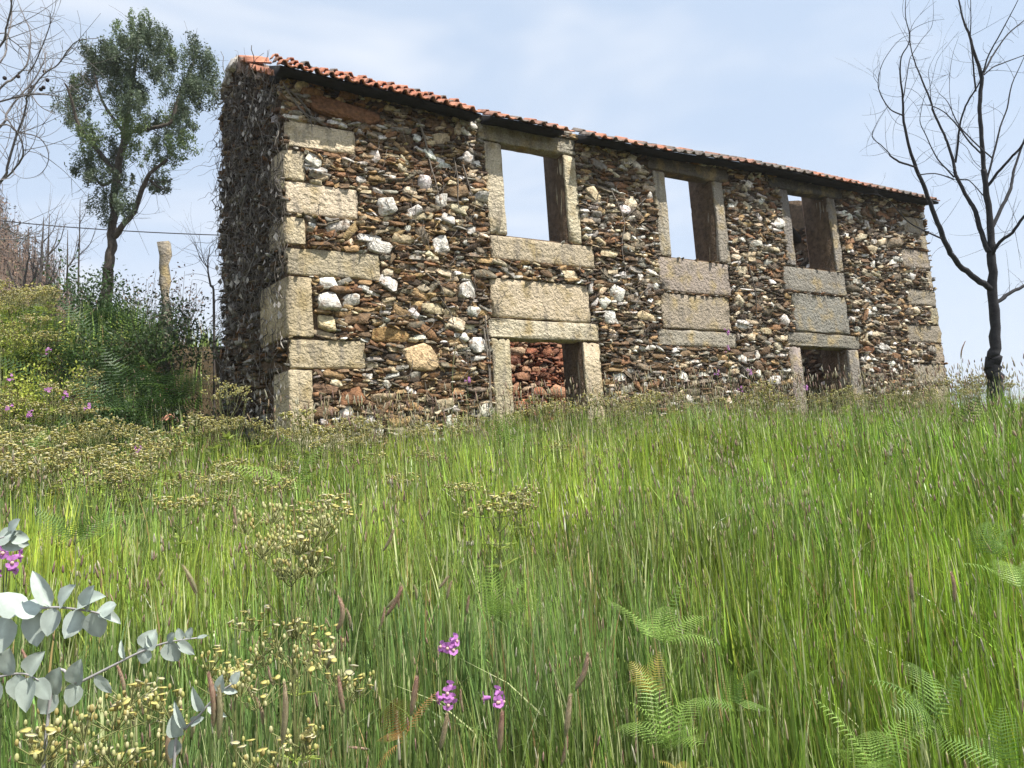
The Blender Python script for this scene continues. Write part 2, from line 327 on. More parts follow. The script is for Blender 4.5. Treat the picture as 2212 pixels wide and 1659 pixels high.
for i in range(3):
    w = empty('window', (0, 0, 0), house)
    a, b, c, d_ = WIN[i]; jc, lc, sc_ = WC[i]
    fb('jamb', w, JW[i][0], a, c, d_, .34, jc); fb('jamb', w, b, JW[i][1], c, d_, .34, jc)
    fb('lintel', w, *LT[i], .26, lc); fb('sill', w, *SILL[i], .4, sc_, rough=.008); fb('apron_block', w, *APR[i], .34, sc_)
    # inner reveals, plastered, set back from the jambs and a little splayed, with the pockets of the lost shutters
    for s, e in ((a, -1), (b, 1)):
        q = [fac(s + e * .05, 0, -.35), fac(s + e * .03, 0, -.72), fac(s + e * .25, 0, -.72), fac(s + e * .25, 0, -.35)]
        if e < 0: q = q[::-1]
        b_ = MB()
        zs = [c - .02, c + .18, c + .28, d_ - .42, d_ - .32, d_ + .3]
        for k in range(5):
            pk = k in (1, 3); qq = [np.array(p) for p in q]
            if pk:
                for m_ in (range(4)): 
                    pass
                ins = D * (e * .06)
                m0, m1 = (0, 1) if e > 0 else (3, 2)
                qq[m0] = qq[m0] + ins; qq[m1] = qq[m0] * .45 + qq[m1] * .55
                qq[m1] = qq[m1] + ins * .2
            VV = [p * [1, 1, 0] + Z * z for z in (zs[k], zs[k + 1]) for p in qq]
            b_.add(VV, [[3, 2, 1, 0], [4, 5, 6, 7], [0, 1, 5, 4], [1, 2, 6, 5], [2, 3, 7, 6], [3, 0, 4, 7]], (0.32, .225, .17) if i else (.18, .125, .09))  # second and third windows: reflected light put into a lighter plaster colour
        obj('reveal', b_.data('reveal', MT['plaster'], HO), w)
for i, (k, r) in enumerate(((0, DOOR[0]), (2, DOOR[1]))):
    dw = empty('doorway', (0, 0, 0), house); a, b, c, d_ = r
    jc = (WARM, (.28, .25, .21))[i]
    fb('jamb', dw, a - .36, a, c, d_, .36, jc); fb('jamb', dw, b, b + .37, c, d_, .36, jc); fb('lintel', dw, *DL[k], .30, (PALE, (.25, .225, .19))[i], rough=.016)
    for s, e in ((a, -1), (b, 1)):
        V, F = box((0, 0, 0), (1, 1, 1)); u_ = sorted((s + e * .06, s + e * .3))
        W = [fac(u_[0] + p[0] * (u_[1] - u_[0]), c + p[2] * (d_ - c + .2), -.37 - p[1] * .33) for p in V]
        obj('reveal', mesh_data('reveal', local(W, HO), [f[::-1] for f in F], np.array((.2, .14, .1)), MT['plaster']), dw)
    V, F = box((0, 0, 0), (1, 1, 1))
fb('lintel', house, *DL[1], .36, GREY)
V, F = box((0, 0, 0), (1, 1, 1))

# --- rubble masonry: stones thrown into the free wall surface, largest first
def stone_mesh(cu, cv, a, b, th, prot, r, frame, K=9, base=-0.06):
    """vertices of n stones at once: flattened angular lumps standing proud of the wall"""
    n = len(cu); ang = (np.arange(K)[None] + r.uniform(-.32, .32, (n, K))) * 2 * math.pi / K
    e = 0.5
    cx = np.sign(np.cos(ang)) * np.abs(np.cos(ang)) ** e; cy = np.sign(np.sin(ang)) * np.abs(np.sin(ang)) ** e
    jit = r.uniform(.72, 1.2, (n, K)); X = cx * jit * a[:, None]; Y = cy * jit * b[:, None]
    ct, st = np.cos(th)[:, None], np.sin(th)[:, None]
    rings = []
    tilt = r.normal(0, 1.0, (n, 2)); tilt[:, 1] -= .35
    for s, o, j in ((1.0, None, 0), (1.0, .6, .06), (.9, .98, .10), (0., 1.0, .2)):
        x, y = X * s, Y * s
        if s == 0.: x = x[:, :1] + r.normal(0, .15, (n, 1)) * a[:, None]; y = y[:, :1] + r.normal(0, .15, (n, 1)) * b[:, None]
        elif o is not None:
            x = x * r.uniform(1 - j, 1 + j, x.shape); y = y * r.uniform(1 - j, 1 + j, y.shape)
        o_ = np.full(x.shape, base) if o is None else prot[:, None] * (o * r.uniform(.55, 1.45, x.shape) + (tilt[:, :1] * x / a[:, None] + tilt[:, 1:] * y / b[:, None]) * (.5 if o > .5 else .1))
        uu = cu[:, None] + x * ct - y * st; vv = cv[:, None] + x * st + y * ct
        rings.append(np.stack([uu, vv, o_], -1))
    P = np.concatenate(rings, 1)                       # n, 3K+1, (u,v,out)
    fr0 = frame(0, 0, 0); fu = frame(1, 0, 0) - fr0; fo = frame(0, 0, 1) - fr0
    W = fr0 + P[..., :1] * fu + P[..., 1:2] * Z + P[..., 2:3] * fo
    T = []
    for ring in (0, 1):
        for j in range(K):
            j2 = (j + 1) % K; A, B, C_, D_ = ring * K + j, ring * K + j2, (ring + 1) * K + j2, (ring + 1) * K + j
            T += [[A, B, C_], [A, C_, D_]]
    for j in range(K): T.append([2 * K + j, 2 * K + (j + 1) % K, 3 * K])
    return W, np.array(T)
def pack(ulen, zlo, zhi, blocked, passes, seed, cell=0.0125, keep=None):
    r = np.random.default_rng(seed); nu, nv = int(ulen / cell), int((zhi - zlo) / cell)
    occ = np.zeros((nu, nv), bool)
    uc = (np.arange(nu) + .5) * cell; vc = zlo + (np.arange(nv) + .5) * cell
    for q in blocked: occ |= ((uc > q[0] - .005) & (uc < q[1] + .005))[:, None] & ((vc > q[2] - .005) & (vc < q[3] + .005))[None]
    if keep is not None: occ |= ~keep(uc[:, None], vc[None])
    out = []
    for kind, tries, amin, amax, rmin, rmax, tol, want in passes:
        free = np.flatnonzero(~occ); got = 0
        for t in range(tries):
            if got >= want: break
            if t % 2500 == 2499: free = np.flatnonzero(~occ)
            if len(free) == 0: break
            k = free[r.integers(len(free))]; iu, iv = divmod(int(k), nv)
            if occ[iu, iv]: continue
            a = math.exp(r.uniform(math.log(amin), math.log(amax))); b = a * r.uniform(rmin, rmax); th = r.normal(0, .13 if r.random() < .75 else .5) if kind != 'q' else r.normal(0, .5)
            cu, cv = uc[iu], vc[iv]
            m = int(a / cell) + 2; i0, i1, j0, j1 = max(0, iu - m), min(nu, iu + m + 1), max(0, iv - m), min(nv, iv + m + 1)
            x = uc[i0:i1, None] - cu; y = vc[None, j0:j1] - cv; c_, s_ = math.cos(th), math.sin(th)
            X = np.abs(x * c_ + y * s_) / a; Y = np.abs(-x * s_ + y * c_) / b
            inside = X ** 2.6 + Y ** 2.6 < 1; tot = inside.sum(); sub = occ[i0:i1, j0:j1]
            if tot == 0 or (sub & inside).sum() > tol * tot: continue
            sub |= inside; out.append((cu, cv, a, b, th, kind)); got += 1
    return out
PAL = dict(dark=(.07, .05, .034), brown=(.165, .108, .064), ochre=(.34, .23, .115), rust=(.23, .125, .066), gbrown=(.17, .14, .10), grey=(.27, .245, .205), tan=(.46, .37, .24), white=(.64, .605, .54), cream=(.56, .47, .33))
def stone_colours(S, seed, left=(.10, .22, .20, .12, .12, .08, .16), right=(.22, .20, .06, .05, .28, .14, .05), red=False):
    r = np.random.default_rng(seed); out = []
    for (u, v, a, b, th, kind) in S:
        t = min(1, max(0, (u - 1.5) / 6)); p = np.array(left) * (1 - t) + np.array(right) * t
        if red: c = [(.36, .15, .085), (.30, .115, .065), (.40, .21, .125), (.46, .33, .22), (.22, .10, .065)][r.integers(5)]
        elif kind == 'q': c = PAL['white'] if r.random() < .72 else PAL['cream']
        elif kind == 'big': c = PAL[r.choice(['ochre', 'rust', 'tan', 'gbrown', 'brown'])]
        else:
            c = PAL[r.choice(['dark', 'brown', 'ochre', 'rust', 'gbrown', 'grey', 'tan'], p=p / p.sum())]
            if r.random() < .09 + .05 * t: c = PAL['white'] if r.random() < .6 else PAL['cream']
        out.append(np.array(c) * r.uniform(.75, 1.25) * (1 + r.normal(0, .02, 3)))
    return np.clip(np.array(out), .01, .8)
def lay_stones(S, colr, frame, parent, seed, nparts, prot=(.02, .055), stuff_name='small_stones', base=-.06, mat='stone', K=7):
    r = np.random.default_rng(seed)
    cu, cv, a, b, th = (np.array([s[i] for s in S]) for i in range(5))
    pr = r.uniform(*prot, len(S)) * (1 + .5 * np.clip((b - .05) / .1, 0, 1))
    W, T = stone_mesh(cu, cv, a * 1.08, b * 1.12, th, pr, r, frame, K=K, base=base); nvp = W.shape[1]
    W = W - HO
    order = np.argsort(-(a * b)); big, rest = order[:nparts], order[nparts:]
    vc = colr[:, None, :] * r.uniform(.85, 1.15, (len(S), nvp, 1))
    for k in big: obj('stone', mesh_data('stone', W[k], T, vc[k], MT[mat]), parent)
    if len(rest):
        FF = (T[None] + (np.arange(len(rest)) * nvp)[:, None, None]).reshape(-1, 3)
        tag(obj(stuff_name, mesh_data(stuff_name, W[rest].reshape(-1, 3), FF, vc[rest].reshape(-1, 3), MT[mat]), parent), kind='stuff')
OPENX = [(a, b, c, d_) for a, b, c, d_ in OPEN]
# a few individual stones the photograph singles out
FIXED = [(1.55, 4.22, .30, .10, -.05, 'ochrebig'), (2.05, 3.88, .27, .24, 0.1, 'creambig'), (.62, 4.72, .16, .13, .1, 'q'), (.55, 4.36, .14, .13, 0, 'cream1'), (.95, 4.74, .12, .09, .2, 'q'), (1.42, 5.62, .20, .12, -.1, 'q'), (1.25, 5.75, .22, .06, 0, 'q'), (2.45, 5.78, .15, .15, .3, 'q'), (1.55, 6.28, .16, .14, .1, 'q'), (2.5, 6.52, .10, .12, 0, 'q'), (.95, 7.8, .55, .14, -.12, 'rustbig'), (.9, 3.25, .16, .12, .1, 'rustbig'), (5.7, 4.75, .13, .12, 0, 'q'), (2.9, 5.05, .17, .13, .1, 'q')]
blocked = BLK + OPENX + [(s[0] - s[2], s[0] + s[2], s[1] - s[3], s[1] + s[3]) for s in FIXED]
S = pack(LEN, 1.9, TOP - .02, blocked, [
    ('q', 1200, .05, .15, .45, .95, .05, 230), ('big', 1200, .11, .26, .25, .5, .05, 110),
    ('s', 9000, .09, .19, .2, .42, .14, 1200), ('s', 18000, .055, .12, .22, .5, .24, 3000), ('s', 24000, .028, .07, .28, .6, .3, 4500)], 5)
colr = stone_colours(S, 9)
fixc = {'ochrebig': (.33, .21, .09), 'creambig': (.55, .40, .23), 'q': PAL['white'], 'cream1': (.6, .5, .3), 'rustbig': (.2, .1, .05)}
S2 = FIXED + S; colr = np.concatenate([[fixc[s[5]] for s in FIXED], colr])
lay_stones(S2, colr, fac, front, 3, 300)

# --- end wall (gable stub): a shaded wall of earth and small stones under a mat of dead ivy
def gtop(w): return 8.12 + 0.62 * min(w, 2.05) - max(0, w - 2.05) * 1.2
GW = 2.42
gable = wall_core('end_wall', lambda w, v, o: gab(w + .03 * 0, v, o), GW, BASE, gtop, [], -0.04, .6, house)
SG = pack(GW, 2.2, 9.4, [(-.1, .5, 6.54, 7.03), (-.1, .6, 5.53, 5.98), (-.1, .95, 4.13, 5.05), (-.1, .55, 2.74, 3.65)], [('q', 200, .05, .10, .5, .8, .05, 40), ('s', 3000, .06, .13, .25, .45, .1, 260), ('s', 3000, .03, .07, .3, .6, .15, 500)], 15, keep=lambda u, v: (v < 8.05 + .62 * u - 1.2 * np.maximum(0, u - 2.05)))
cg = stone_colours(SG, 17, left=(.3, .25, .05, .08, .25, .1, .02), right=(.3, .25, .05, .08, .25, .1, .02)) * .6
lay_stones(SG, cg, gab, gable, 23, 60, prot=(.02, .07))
# rough broken edge of the end wall: stones turned towards the back
SE = pack(.6, 2.2, 9.1, [], [('s', 1500, .07, .16, .4, .7, .12, 120), ('s', 1500, .03, .08, .4, .7, .2, 160)], 16)
def edgef(u, v, o): return P0 + G * (GW + 0.0 + o) - GN * (u + .04) + Z * v
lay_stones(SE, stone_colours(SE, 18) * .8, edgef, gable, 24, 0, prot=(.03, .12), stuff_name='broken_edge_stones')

def walk(r, u, v, n, step, ang, wob, pull=None):
    P = [(u, v)]
    for k in range(n):
        ang += r.normal(0, wob)
        if pull is not None: ang += (pull - ang) * .12
        u += math.cos(ang) * step; v += math.sin(ang) * step; P.append((u, v))
    return P
r = np.random.default_rng(31); b = MB()
for k in range(2300):
    w, v = r.uniform(0, GW), r.uniform(2.6, 9.0)
    if v > gtop(w) - .1 or (v < 4.7 and r.random() < .7): continue
    P = walk(r, w, v, 6, r.uniform(.05, .11), r.choice([1.57, -1.57, 0, 3.1, .8, 2.3]) + r.normal(0, .5), .5)
    o = r.uniform(.02, .10); dr = r.normal(0, .012)
    Q = np.array([gab(min(max(p[0], -.05), GW + .06), p[1], o + dr * i + r.normal(0, .012)) for i, p in enumerate(P)])
    g = r.uniform(.07, .24); rr = r.uniform(.003, .007) if r.random() < .9 else r.uniform(.009, .016)
    b.add(*tube(Q, np.linspace(rr, rr * .5, len(Q)), 3, False), np.array((g, g * .88, g * .75)))
for k in range(520):
    w, v = r.uniform(0, GW), r.uniform(2.8, 9.2)
    if v > gtop(w) - .15: continue
    p = gab(w, v, r.uniform(.05, .13)); L_ = r.uniform(.04, .14); wd = L_ * r.uniform(.15, .35); sx_ = G * wd * r.uniform(.4, 1) + GN * wd * r.normal(0, .5); g = r.uniform(.12, .5)
    b.add([p, p - Z * L_ * .5 + sx_, p - Z * L_ + GN * r.normal(0, .02), p - Z * L_ * .5 - sx_], [[0, 1, 2], [0, 2, 3]], np.array((g, g * .92, g * .82)))
for k in range(60):                                    # loose twigs reaching out to the left past the broken edge
    v = r.uniform(3.5, 8.8); o0 = gab(GW - .1, v, r.uniform(-.3, .1)); dirv = G * .5 + GN * r.uniform(.1, .9) + Z * r.uniform(-.3, .25); n = 7; ln = r.uniform(.2, .9)
    Q = [o0 + dirv * ln * t + Z * (r.normal(0, .03) - .12 * t * t) for t in np.linspace(0, 1, n)]
    b.add(*tube(smooth_path(Q, sub=2), np.linspace(.006, .002, 2 * n - 1), 3, False), np.array((.2, .17, .15)))
tag(obj('ivy_stems', b.data('ivy_stems', MT['vine'], HO), gable), kind='stuff')
b = MB()
def fstem(P, r0, r1, o=.07):
    Q = smooth_path([fac(p[0], p[1], o + (p[2] if len(p) > 2 else 0)) for p in P], sub=4); g = r.uniform(.12, .24)
    b.add(*tube(Q, np.linspace(r0, r1, len(Q)), 4, False), np.array((g, g * .86, g * .72)))
for st in [[(0, 8.0), (.25, 7.8), (.45, 7.55), (.7, 7.42)], [(-.02, 8.05), (.2, 7.7), (.38, 7.5), (.4, 7.25)], [(.02, 7.95), (.3, 7.62), (.62, 7.48)], [(2.15, 7.85), (2.25, 7.5), (2.32, 7.1), (2.4, 6.8), (2.5, 6.3)], [(2.75, 7.3), (2.8, 6.9), (2.78, 6.5), (2.84, 6.2)], [(2.9, 7.2), (2.98, 6.9), (3.05, 6.6)], [(2.35, 4.9), (2.55, 4.6), (2.62, 4.3), (2.8, 4.05)], [(2.15, 5.25), (2.4, 5.05), (2.45, 4.8)], [(3.15, 4.6), (3.2, 4.0), (3.18, 3.4), (3.2, 2.7)], [(3.12, 4.4), (3.17, 3.7), (3.14, 2.8)], [(5.9, 7.2), (6.15, 6.6), (6.05, 6.1), (6.1, 5.5)], [(6.7, 7.1), (6.3, 6.75), (6.0, 6.5)], [(6.2, 4.9), (6.4, 5.2), (6.75, 5.45)], [(6.15, 5.05), (6.45, 5.05), (6.7, 4.95)], [(9.2, 6.0), (9.3, 5.4), (9.25, 4.9)]]:
    fstem(st, r.uniform(.012, .022), .006)
for k in range(330):
    u, v = r.uniform(.1, 14.8), r.uniform(3.2, 8.0)
    if not (1.2 < u < 3.3 or 5.5 < u < 6.9 or 8.8 < u < 10.2) and r.random() < .8: continue
    if any(in_rect(u, v, q, .08) for q in OPEN): continue
    P = walk(r, u, v, 5, r.uniform(.05, .13), -1.57 + r.normal(0, .6), .4)
    if any(in_rect(p[0], p[1], q, .02) for q in OPEN for p in P): continue
    fstem(P, r.uniform(.004, .008), .003, r.uniform(.05, .09))
tag(obj('dead_vine_stems', b.data('dead_vine_stems', MT['vine'], HO), front), kind='stuff')

# --- back wall, right end wall, fallen beam, seen through the openings
def back(u, v, o=0.): return P0 + D * u - N * (5.0 - o) + Z * v
bw = wall_core('back_wall', back, LEN, BASE, lambda u: 6.6 + .35 * math.sin(u * 1.7) + .2 * math.sin(u * 4.1), [], -.05, .5, house)
SB = pack(5.0, 3.0, 6.2, [], [('s', 1500, .1, .26, .45, .75, .1, 130), ('s', 2500, .07, .15, .35, .6, .12, 260), ('s', 3000, .03, .08, .4, .7, .2, 500)], 41)
SB = [(s[0] + 5.0,) + s[1:] for s in SB]
lay_stones(SB, stone_colours(SB, 42, red=True), back, bw, 43, 90, prot=(.04, .09))
def endw(u, v, o=0.): return P0 + D * (LEN - TH - o) - N * u + Z * v
ew = wall_core('far_end_wall', lambda u, v, o: endw(u + .62, v, o), 4.3, BASE, lambda u: 8.55 + .33 * u, [], -.05, .55, house)
SR = pack(3.4, 2.6, 8.5, [(1.5, 2.2, 6.55, 6.85)], [('q', 100, .06, .1, .6, .9, .05, 14), ('s', 3000, .08, .18, .25, .5, .1, 260), ('s', 3000, .04, .09, .3, .6, .2, 500)], 44)
SR = [(s[0] + .65,) + s[1:] for s in SR]
lay_stones(SR, stone_colours(SR, 45, left=(.1, .3, .1, .3, .1, .1, .1), right=(.1, .3, .1, .3, .1, .1, .1)), endw, ew, 46, 40)
V, F = box((0, -.07, -.07), (2.2, .07, .07)); dirb = (fac(11.75, 7.35, -.9) - fac(10.4, 8.0, -.5)); dirb /= np.linalg.norm(dirb); sd = np.cross(dirb, Z); sd /= np.linalg.norm(sd); up = np.cross(sd, dirb)
W = fac(10.1, 8.12, -.45) + V[:, :1] * dirb + V[:, 1:2] * sd + V[:, 2:3] * up
o = obj('fallen_rafter', mesh_data('fallen_rafter', local(W, HO), F, np.array((.05, .045, .04)), MT['bark']), house)

# --- eave strip: underside coloured near-black for its shade and the surviving red tiles
EU = [-.35, .7, 1.7, 3.2, 3.8, 5.2, 7.0, 9.2, 10.8, 15.0, 15.9]; EV = [8.11, 8.06, 8.03, 7.95, 7.96, 7.94, 7.945, 8.03, 8.05, 8.03, 8.02]
def eave_z(u): return float(np.interp(u, EU, EV))
PIT = math.tan(rad(29)); OV = 0.47
def roofp(u, s, h=0.):      # s = distance inwards from the eave edge (horizontal), h = height above the slope
    return fac(u, eave_z(u) + s * PIT + h, OV - s)
strips = [(-.12, 3.12), (3.32, 4.86), (5.28, 15.36)]
eave = empty('eave', (0, 0, 0), house)
r = np.random.default_rng(77)
for (ua, ub) in strips:
    us = np.arange(ua, ub + .01, .12); Vv = []; Ff = []
    for i, u in enumerate(us):
        j = r.normal(0, .012)
        for (s, h) in ((0.05 + j, -.01), (.95, -.01)): Vv.append(roofp(u, s, h))
        for (s, z_) in ((.95, .2), (.07 + j, -.03 + r.normal(0, .006))): Vv.append(fac(u, eave_z(u) + z_, OV - s))
    for i in range(len(us) - 1):
        for k in range(4): Ff.append([i * 4 + k, (i + 1) * 4 + k, (i + 1) * 4 + (k + 1) % 4, i * 4 + (k + 1) % 4])
    Ff += [[0, 1, 2, 3], [(len(us) - 1) * 4 + k for k in (3, 2, 1, 0)]]
    obj('eave_boarding', mesh_data('eave_boarding', local(Vv, HO), Ff, None, MT['eave_shade']), eave)
prof = [(-.125, .0), (-.088, .066), (-.045, .074), (-.005, .014), (.05, .004), (.09, .026), (.122, .014)]
def tile_mesh(col):
    Vv = []
    for y in (0, .40):
        for t in (0, -.022):
            for (x, z) in prof: Vv.append((x * (1 - .06 * y / .4), y, z + t + (.0 if y else 0)))
    n = len(prof); F = []
    for i in range(n - 1):
        F.append([i, i + 1, 2 * n + i + 1, 2 * n + i]); F.append([n + i + 1, n + i, 3 * n + i, 3 * n + i + 1]); F.append([i + 1, i, n + i, n + i + 1]); F.append([2 * n + i, 2 * n + i + 1, 3 * n + i + 1, 3 * n + i])
    return mesh_data('tile', Vv, F, np.array(col), MT['tile'])
TCOL = [(.50, .215, .13), (.46, .19, .115), (.54, .26, .17), (.30, .16, .115), (.20, .165, .14), (.14, .12, .105)]
TM = [tile_mesh(c) for c in TCOL]
def place_tile(p, xdir, ydir, m, r, parent=None, name='tile', zs=1.):
    zdir = np.cross(xdir, ydir); o = obj(name, TM[m], parent or eave)
    Mx = Matrix.Identity(4); p = p - HO
    for i in range(3): Mx[i][0], Mx[i][1], Mx[i][2], Mx[i][3] = xdir[i], ydir[i], zdir[i], p[i]
    o.matrix_local = Mx @ Matrix.Rotation(r.normal(0, .025), 4, 'Z') @ Matrix.Rotation(r.normal(0, .02), 4, 'X') @ Matrix.Rotation(r.normal(0, .02), 4, 'Y') @ Matrix.Diagonal((1, 1, zs, 1)); return o
slope = -N * math.cos(rad(29)) + Z * math.sin(rad(29))
for row, s0 in ((0, -.02), (1, .27), (2, .56)):
    for (ua, ub) in strips:
        us = np.arange(ua + .1, ub - .02, .232)
        for u in us:
            if row and r.random() < (.3 if u < 3.3 else .25): continue
            if row == 2 and u > 3.2: continue
            t = min(1, max(0, (u - 1.5) / 5)); 
            if u < 3.2: p_ = [.36, .28, .3, .04, .02, 0] if row == 0 else [.26, .2, .2, .16, .1, .08]
            elif 11.4 < u < 13: p_ = [.15, .2, .05, .35, .15, .1]
            elif u < 7: p_ = [.14, .18, .08, .3, .2, .1]
            else: p_ = [.03, .05, .02, .27, .36, .27]
            e = (eave_z(u + .1) - eave_z(u - .1)) / .2; xd = D + Z * e; xd /= np.linalg.norm(xd); yd = slope - xd * (slope @ xd); yd /= np.linalg.norm(yd)
            o_ = place_tile(roofp(u, s0 + r.normal(0, .012), .012 + (.055 if u < 3.3 else .035) * row), xd, yd, int(r.choice(6, p=p_)), r, zs=1. if u < 3.3 else .75)
# verge tiles climbing the end wall
for k in range(7):
    w = .12 + k * .21; g_ = (G + Z * .62); g_ /= np.linalg.norm(g_); yd = D - g_ * (D @ g_); yd /= np.linalg.norm(yd)
    if k > 4: yd = yd * .8 + Z * .15; yd -= g_ * (yd @ g_); yd /= np.linalg.norm(yd)
    p = gab(w, gtop(w) + .05 + (.1 if k > 4 else 0), .10)
    place_tile(p, -g_, -(-yd), int(r.choice([0, 1, 2])), r)
rs = lay_stones([(1.85, 9.32, .25, .13, .3, 'q'), (1.55, 9.12, .2, .12, .5, 's'), (2.1, 9.2, .18, .12, -.3, 's'), (1.2, 8.86, .2, .1, .55, 's'), (.8, 8.62, .2, .09, .5, 's')], np.array([(.45, .42, .38), (.3, .22, .18), (.35, .32, .28), (.2, .16, .13), (.2, .16, .13)]), gab, gable, 5, 5, prot=(.03, .06), base=-.45)

# ------------------------------------------------------------------ trees and far ground cover
def tree_limbs(name, root, trunk, limbs, depth, mat, colour, twigs=None, seed=1, part='limb'):
    """trunk / limbs: photo-traced centre lines (x, y, radius) at the tree's own distance, each limb leaning towards or away from the viewer"""
    r = np.random.default_rng(seed); O = np.array(root.location); tw = MB(); anchors = []
    def line(pts, dd0, dd1):
        m = len(pts); P = np.array([at(p[0], p[1], depth + dd0 + (dd1 - dd0) * (i / max(1, m - 1))) for i, p in enumerate(pts)])
        R = np.array([p[2] for p in pts]); Q = smooth_path(P, sub=4); RR = np.interp(np.linspace(0, m - 1, len(Q)), np.arange(m), R)
        Q[1:-1] += r.normal(0, 1, Q[1:-1].shape) * RR[1:-1, None] * .13
        return Q, RR
    Q, RR = line(trunk, 0, 0); V, F = tube(Q, RR * (1 + .06 * np.sin(np.arange(len(RR)) * 2.1)), 9); obj('trunk', mesh_data('trunk', V - O, F, np.array(colour), mat, True), root); anchors += [(Q[i], RR[i], Q[i] - Q[i - 1]) for i in range(len(Q) // 3, len(Q))]
    for pts, dd0, dd1 in limbs:
        Q, RR = line(pts, dd0, dd1); V, F = tube(Q, RR, 6 if RR.max() > .01 else 4); obj(part, mesh_data(part, V - O, F, np.array(colour), mat, True), root)
        anchors += [(Q[i], RR[i], Q[i] - Q[i - 1]) for i in range(1, len(Q))]
    if twigs:
        n, l0, l1, rr, curl, col2 = twigs
        for k in range(n):
            p, R, t = anchors[r.integers(len(anchors))]; t = t / (np.linalg.norm(t) + 1e-9); dv = t * .6 + r.normal(0, .7, 3); dv[1] *= .6; dv /= np.linalg.norm(dv); ln = r.uniform(l0, l1); side = np.cross(dv, r.normal(0, 1, 3)); c = r.normal(0, curl)
            q = [p]; 
            for i in range(6):
                dv = dv + side * c * .18 + Z * .07; dv /= np.linalg.norm(dv); q.append(q[-1] + dv * ln / 6)
            r0 = min(R * .6, rr); tw.add(*tube(q, np.linspace(r0, r0 * .4, 7), 3, False), np.array(col2))
            if r.random() < .6:
                j = r.integers(2, 5); dv2 = dv + r.normal(0, .7, 3); dv2 /= np.linalg.norm(dv2); q2 = [q[j] + dv2 * ln * .35 * x + Z * .1 * ln * x * x for x in np.linspace(0, 1, 4)]; tw.add(*tube(q2, np.linspace(r0 * .6, r0 * .35, 4), 3, False), np.array(col2))
        tag(obj('twigs', tw.data('twigs', mat, O), root), kind='stuff')
    return anchors
def a5(L): return [(1520.7 + .3125 * x, 302.4 + .3125 * y, r) for x, y, r in L]
def a6(L): return [(1641.7 + .2604 * x, .2604 * y, r) for x, y, r in L]
def a7(L): return [(.25 * x, .25 * y, r) for x, y, r in L]
def a8(L): return [(.2735 * x, 414.8 + .2735 * y, r) for x, y, r in L]
# bare burnt tree on the right
BD = 14.0
foot = at(2146, 830, BD); fx, fy = foot[0], foot[1]; fz = float(soil(fx, fy)) - .1
bt = tag(empty('bare_tree', (fx, fy, fz)), 'tall leafless burnt tree with black trunk right of the ruin', 'tree')
T6 = [(1870, 1530, .05), (1850, 1300, .046), (1828, 1000, .042), (1820, 850, .04), (1838, 650, .042), (1780, 450, .03), (1740, 300, .026), (1690, 180, .02), (1650, 0, .016), (1600, -300, .01), (1580, -500, .005)]
trunk = [(2152, 900 + (foot[2] - fz) * 0, .17), (2150, 840, .155)] + a5([(1995, 1600, .15), (1998, 1520, .165), (2005, 1470, .12), (2010, 1300, .105), (2003, 1050, .1), (1988, 800, .085), (1990, 700, .075), (1965, 450, .062), (1935, 200, .054)]) + a6(T6)
base_pt = at(2152, 900, BD)
trunk = [(2150 + (900 - 840) * 0, 830 + FPX * (foot[2] - fz) / BD, .18)] + trunk[1:]
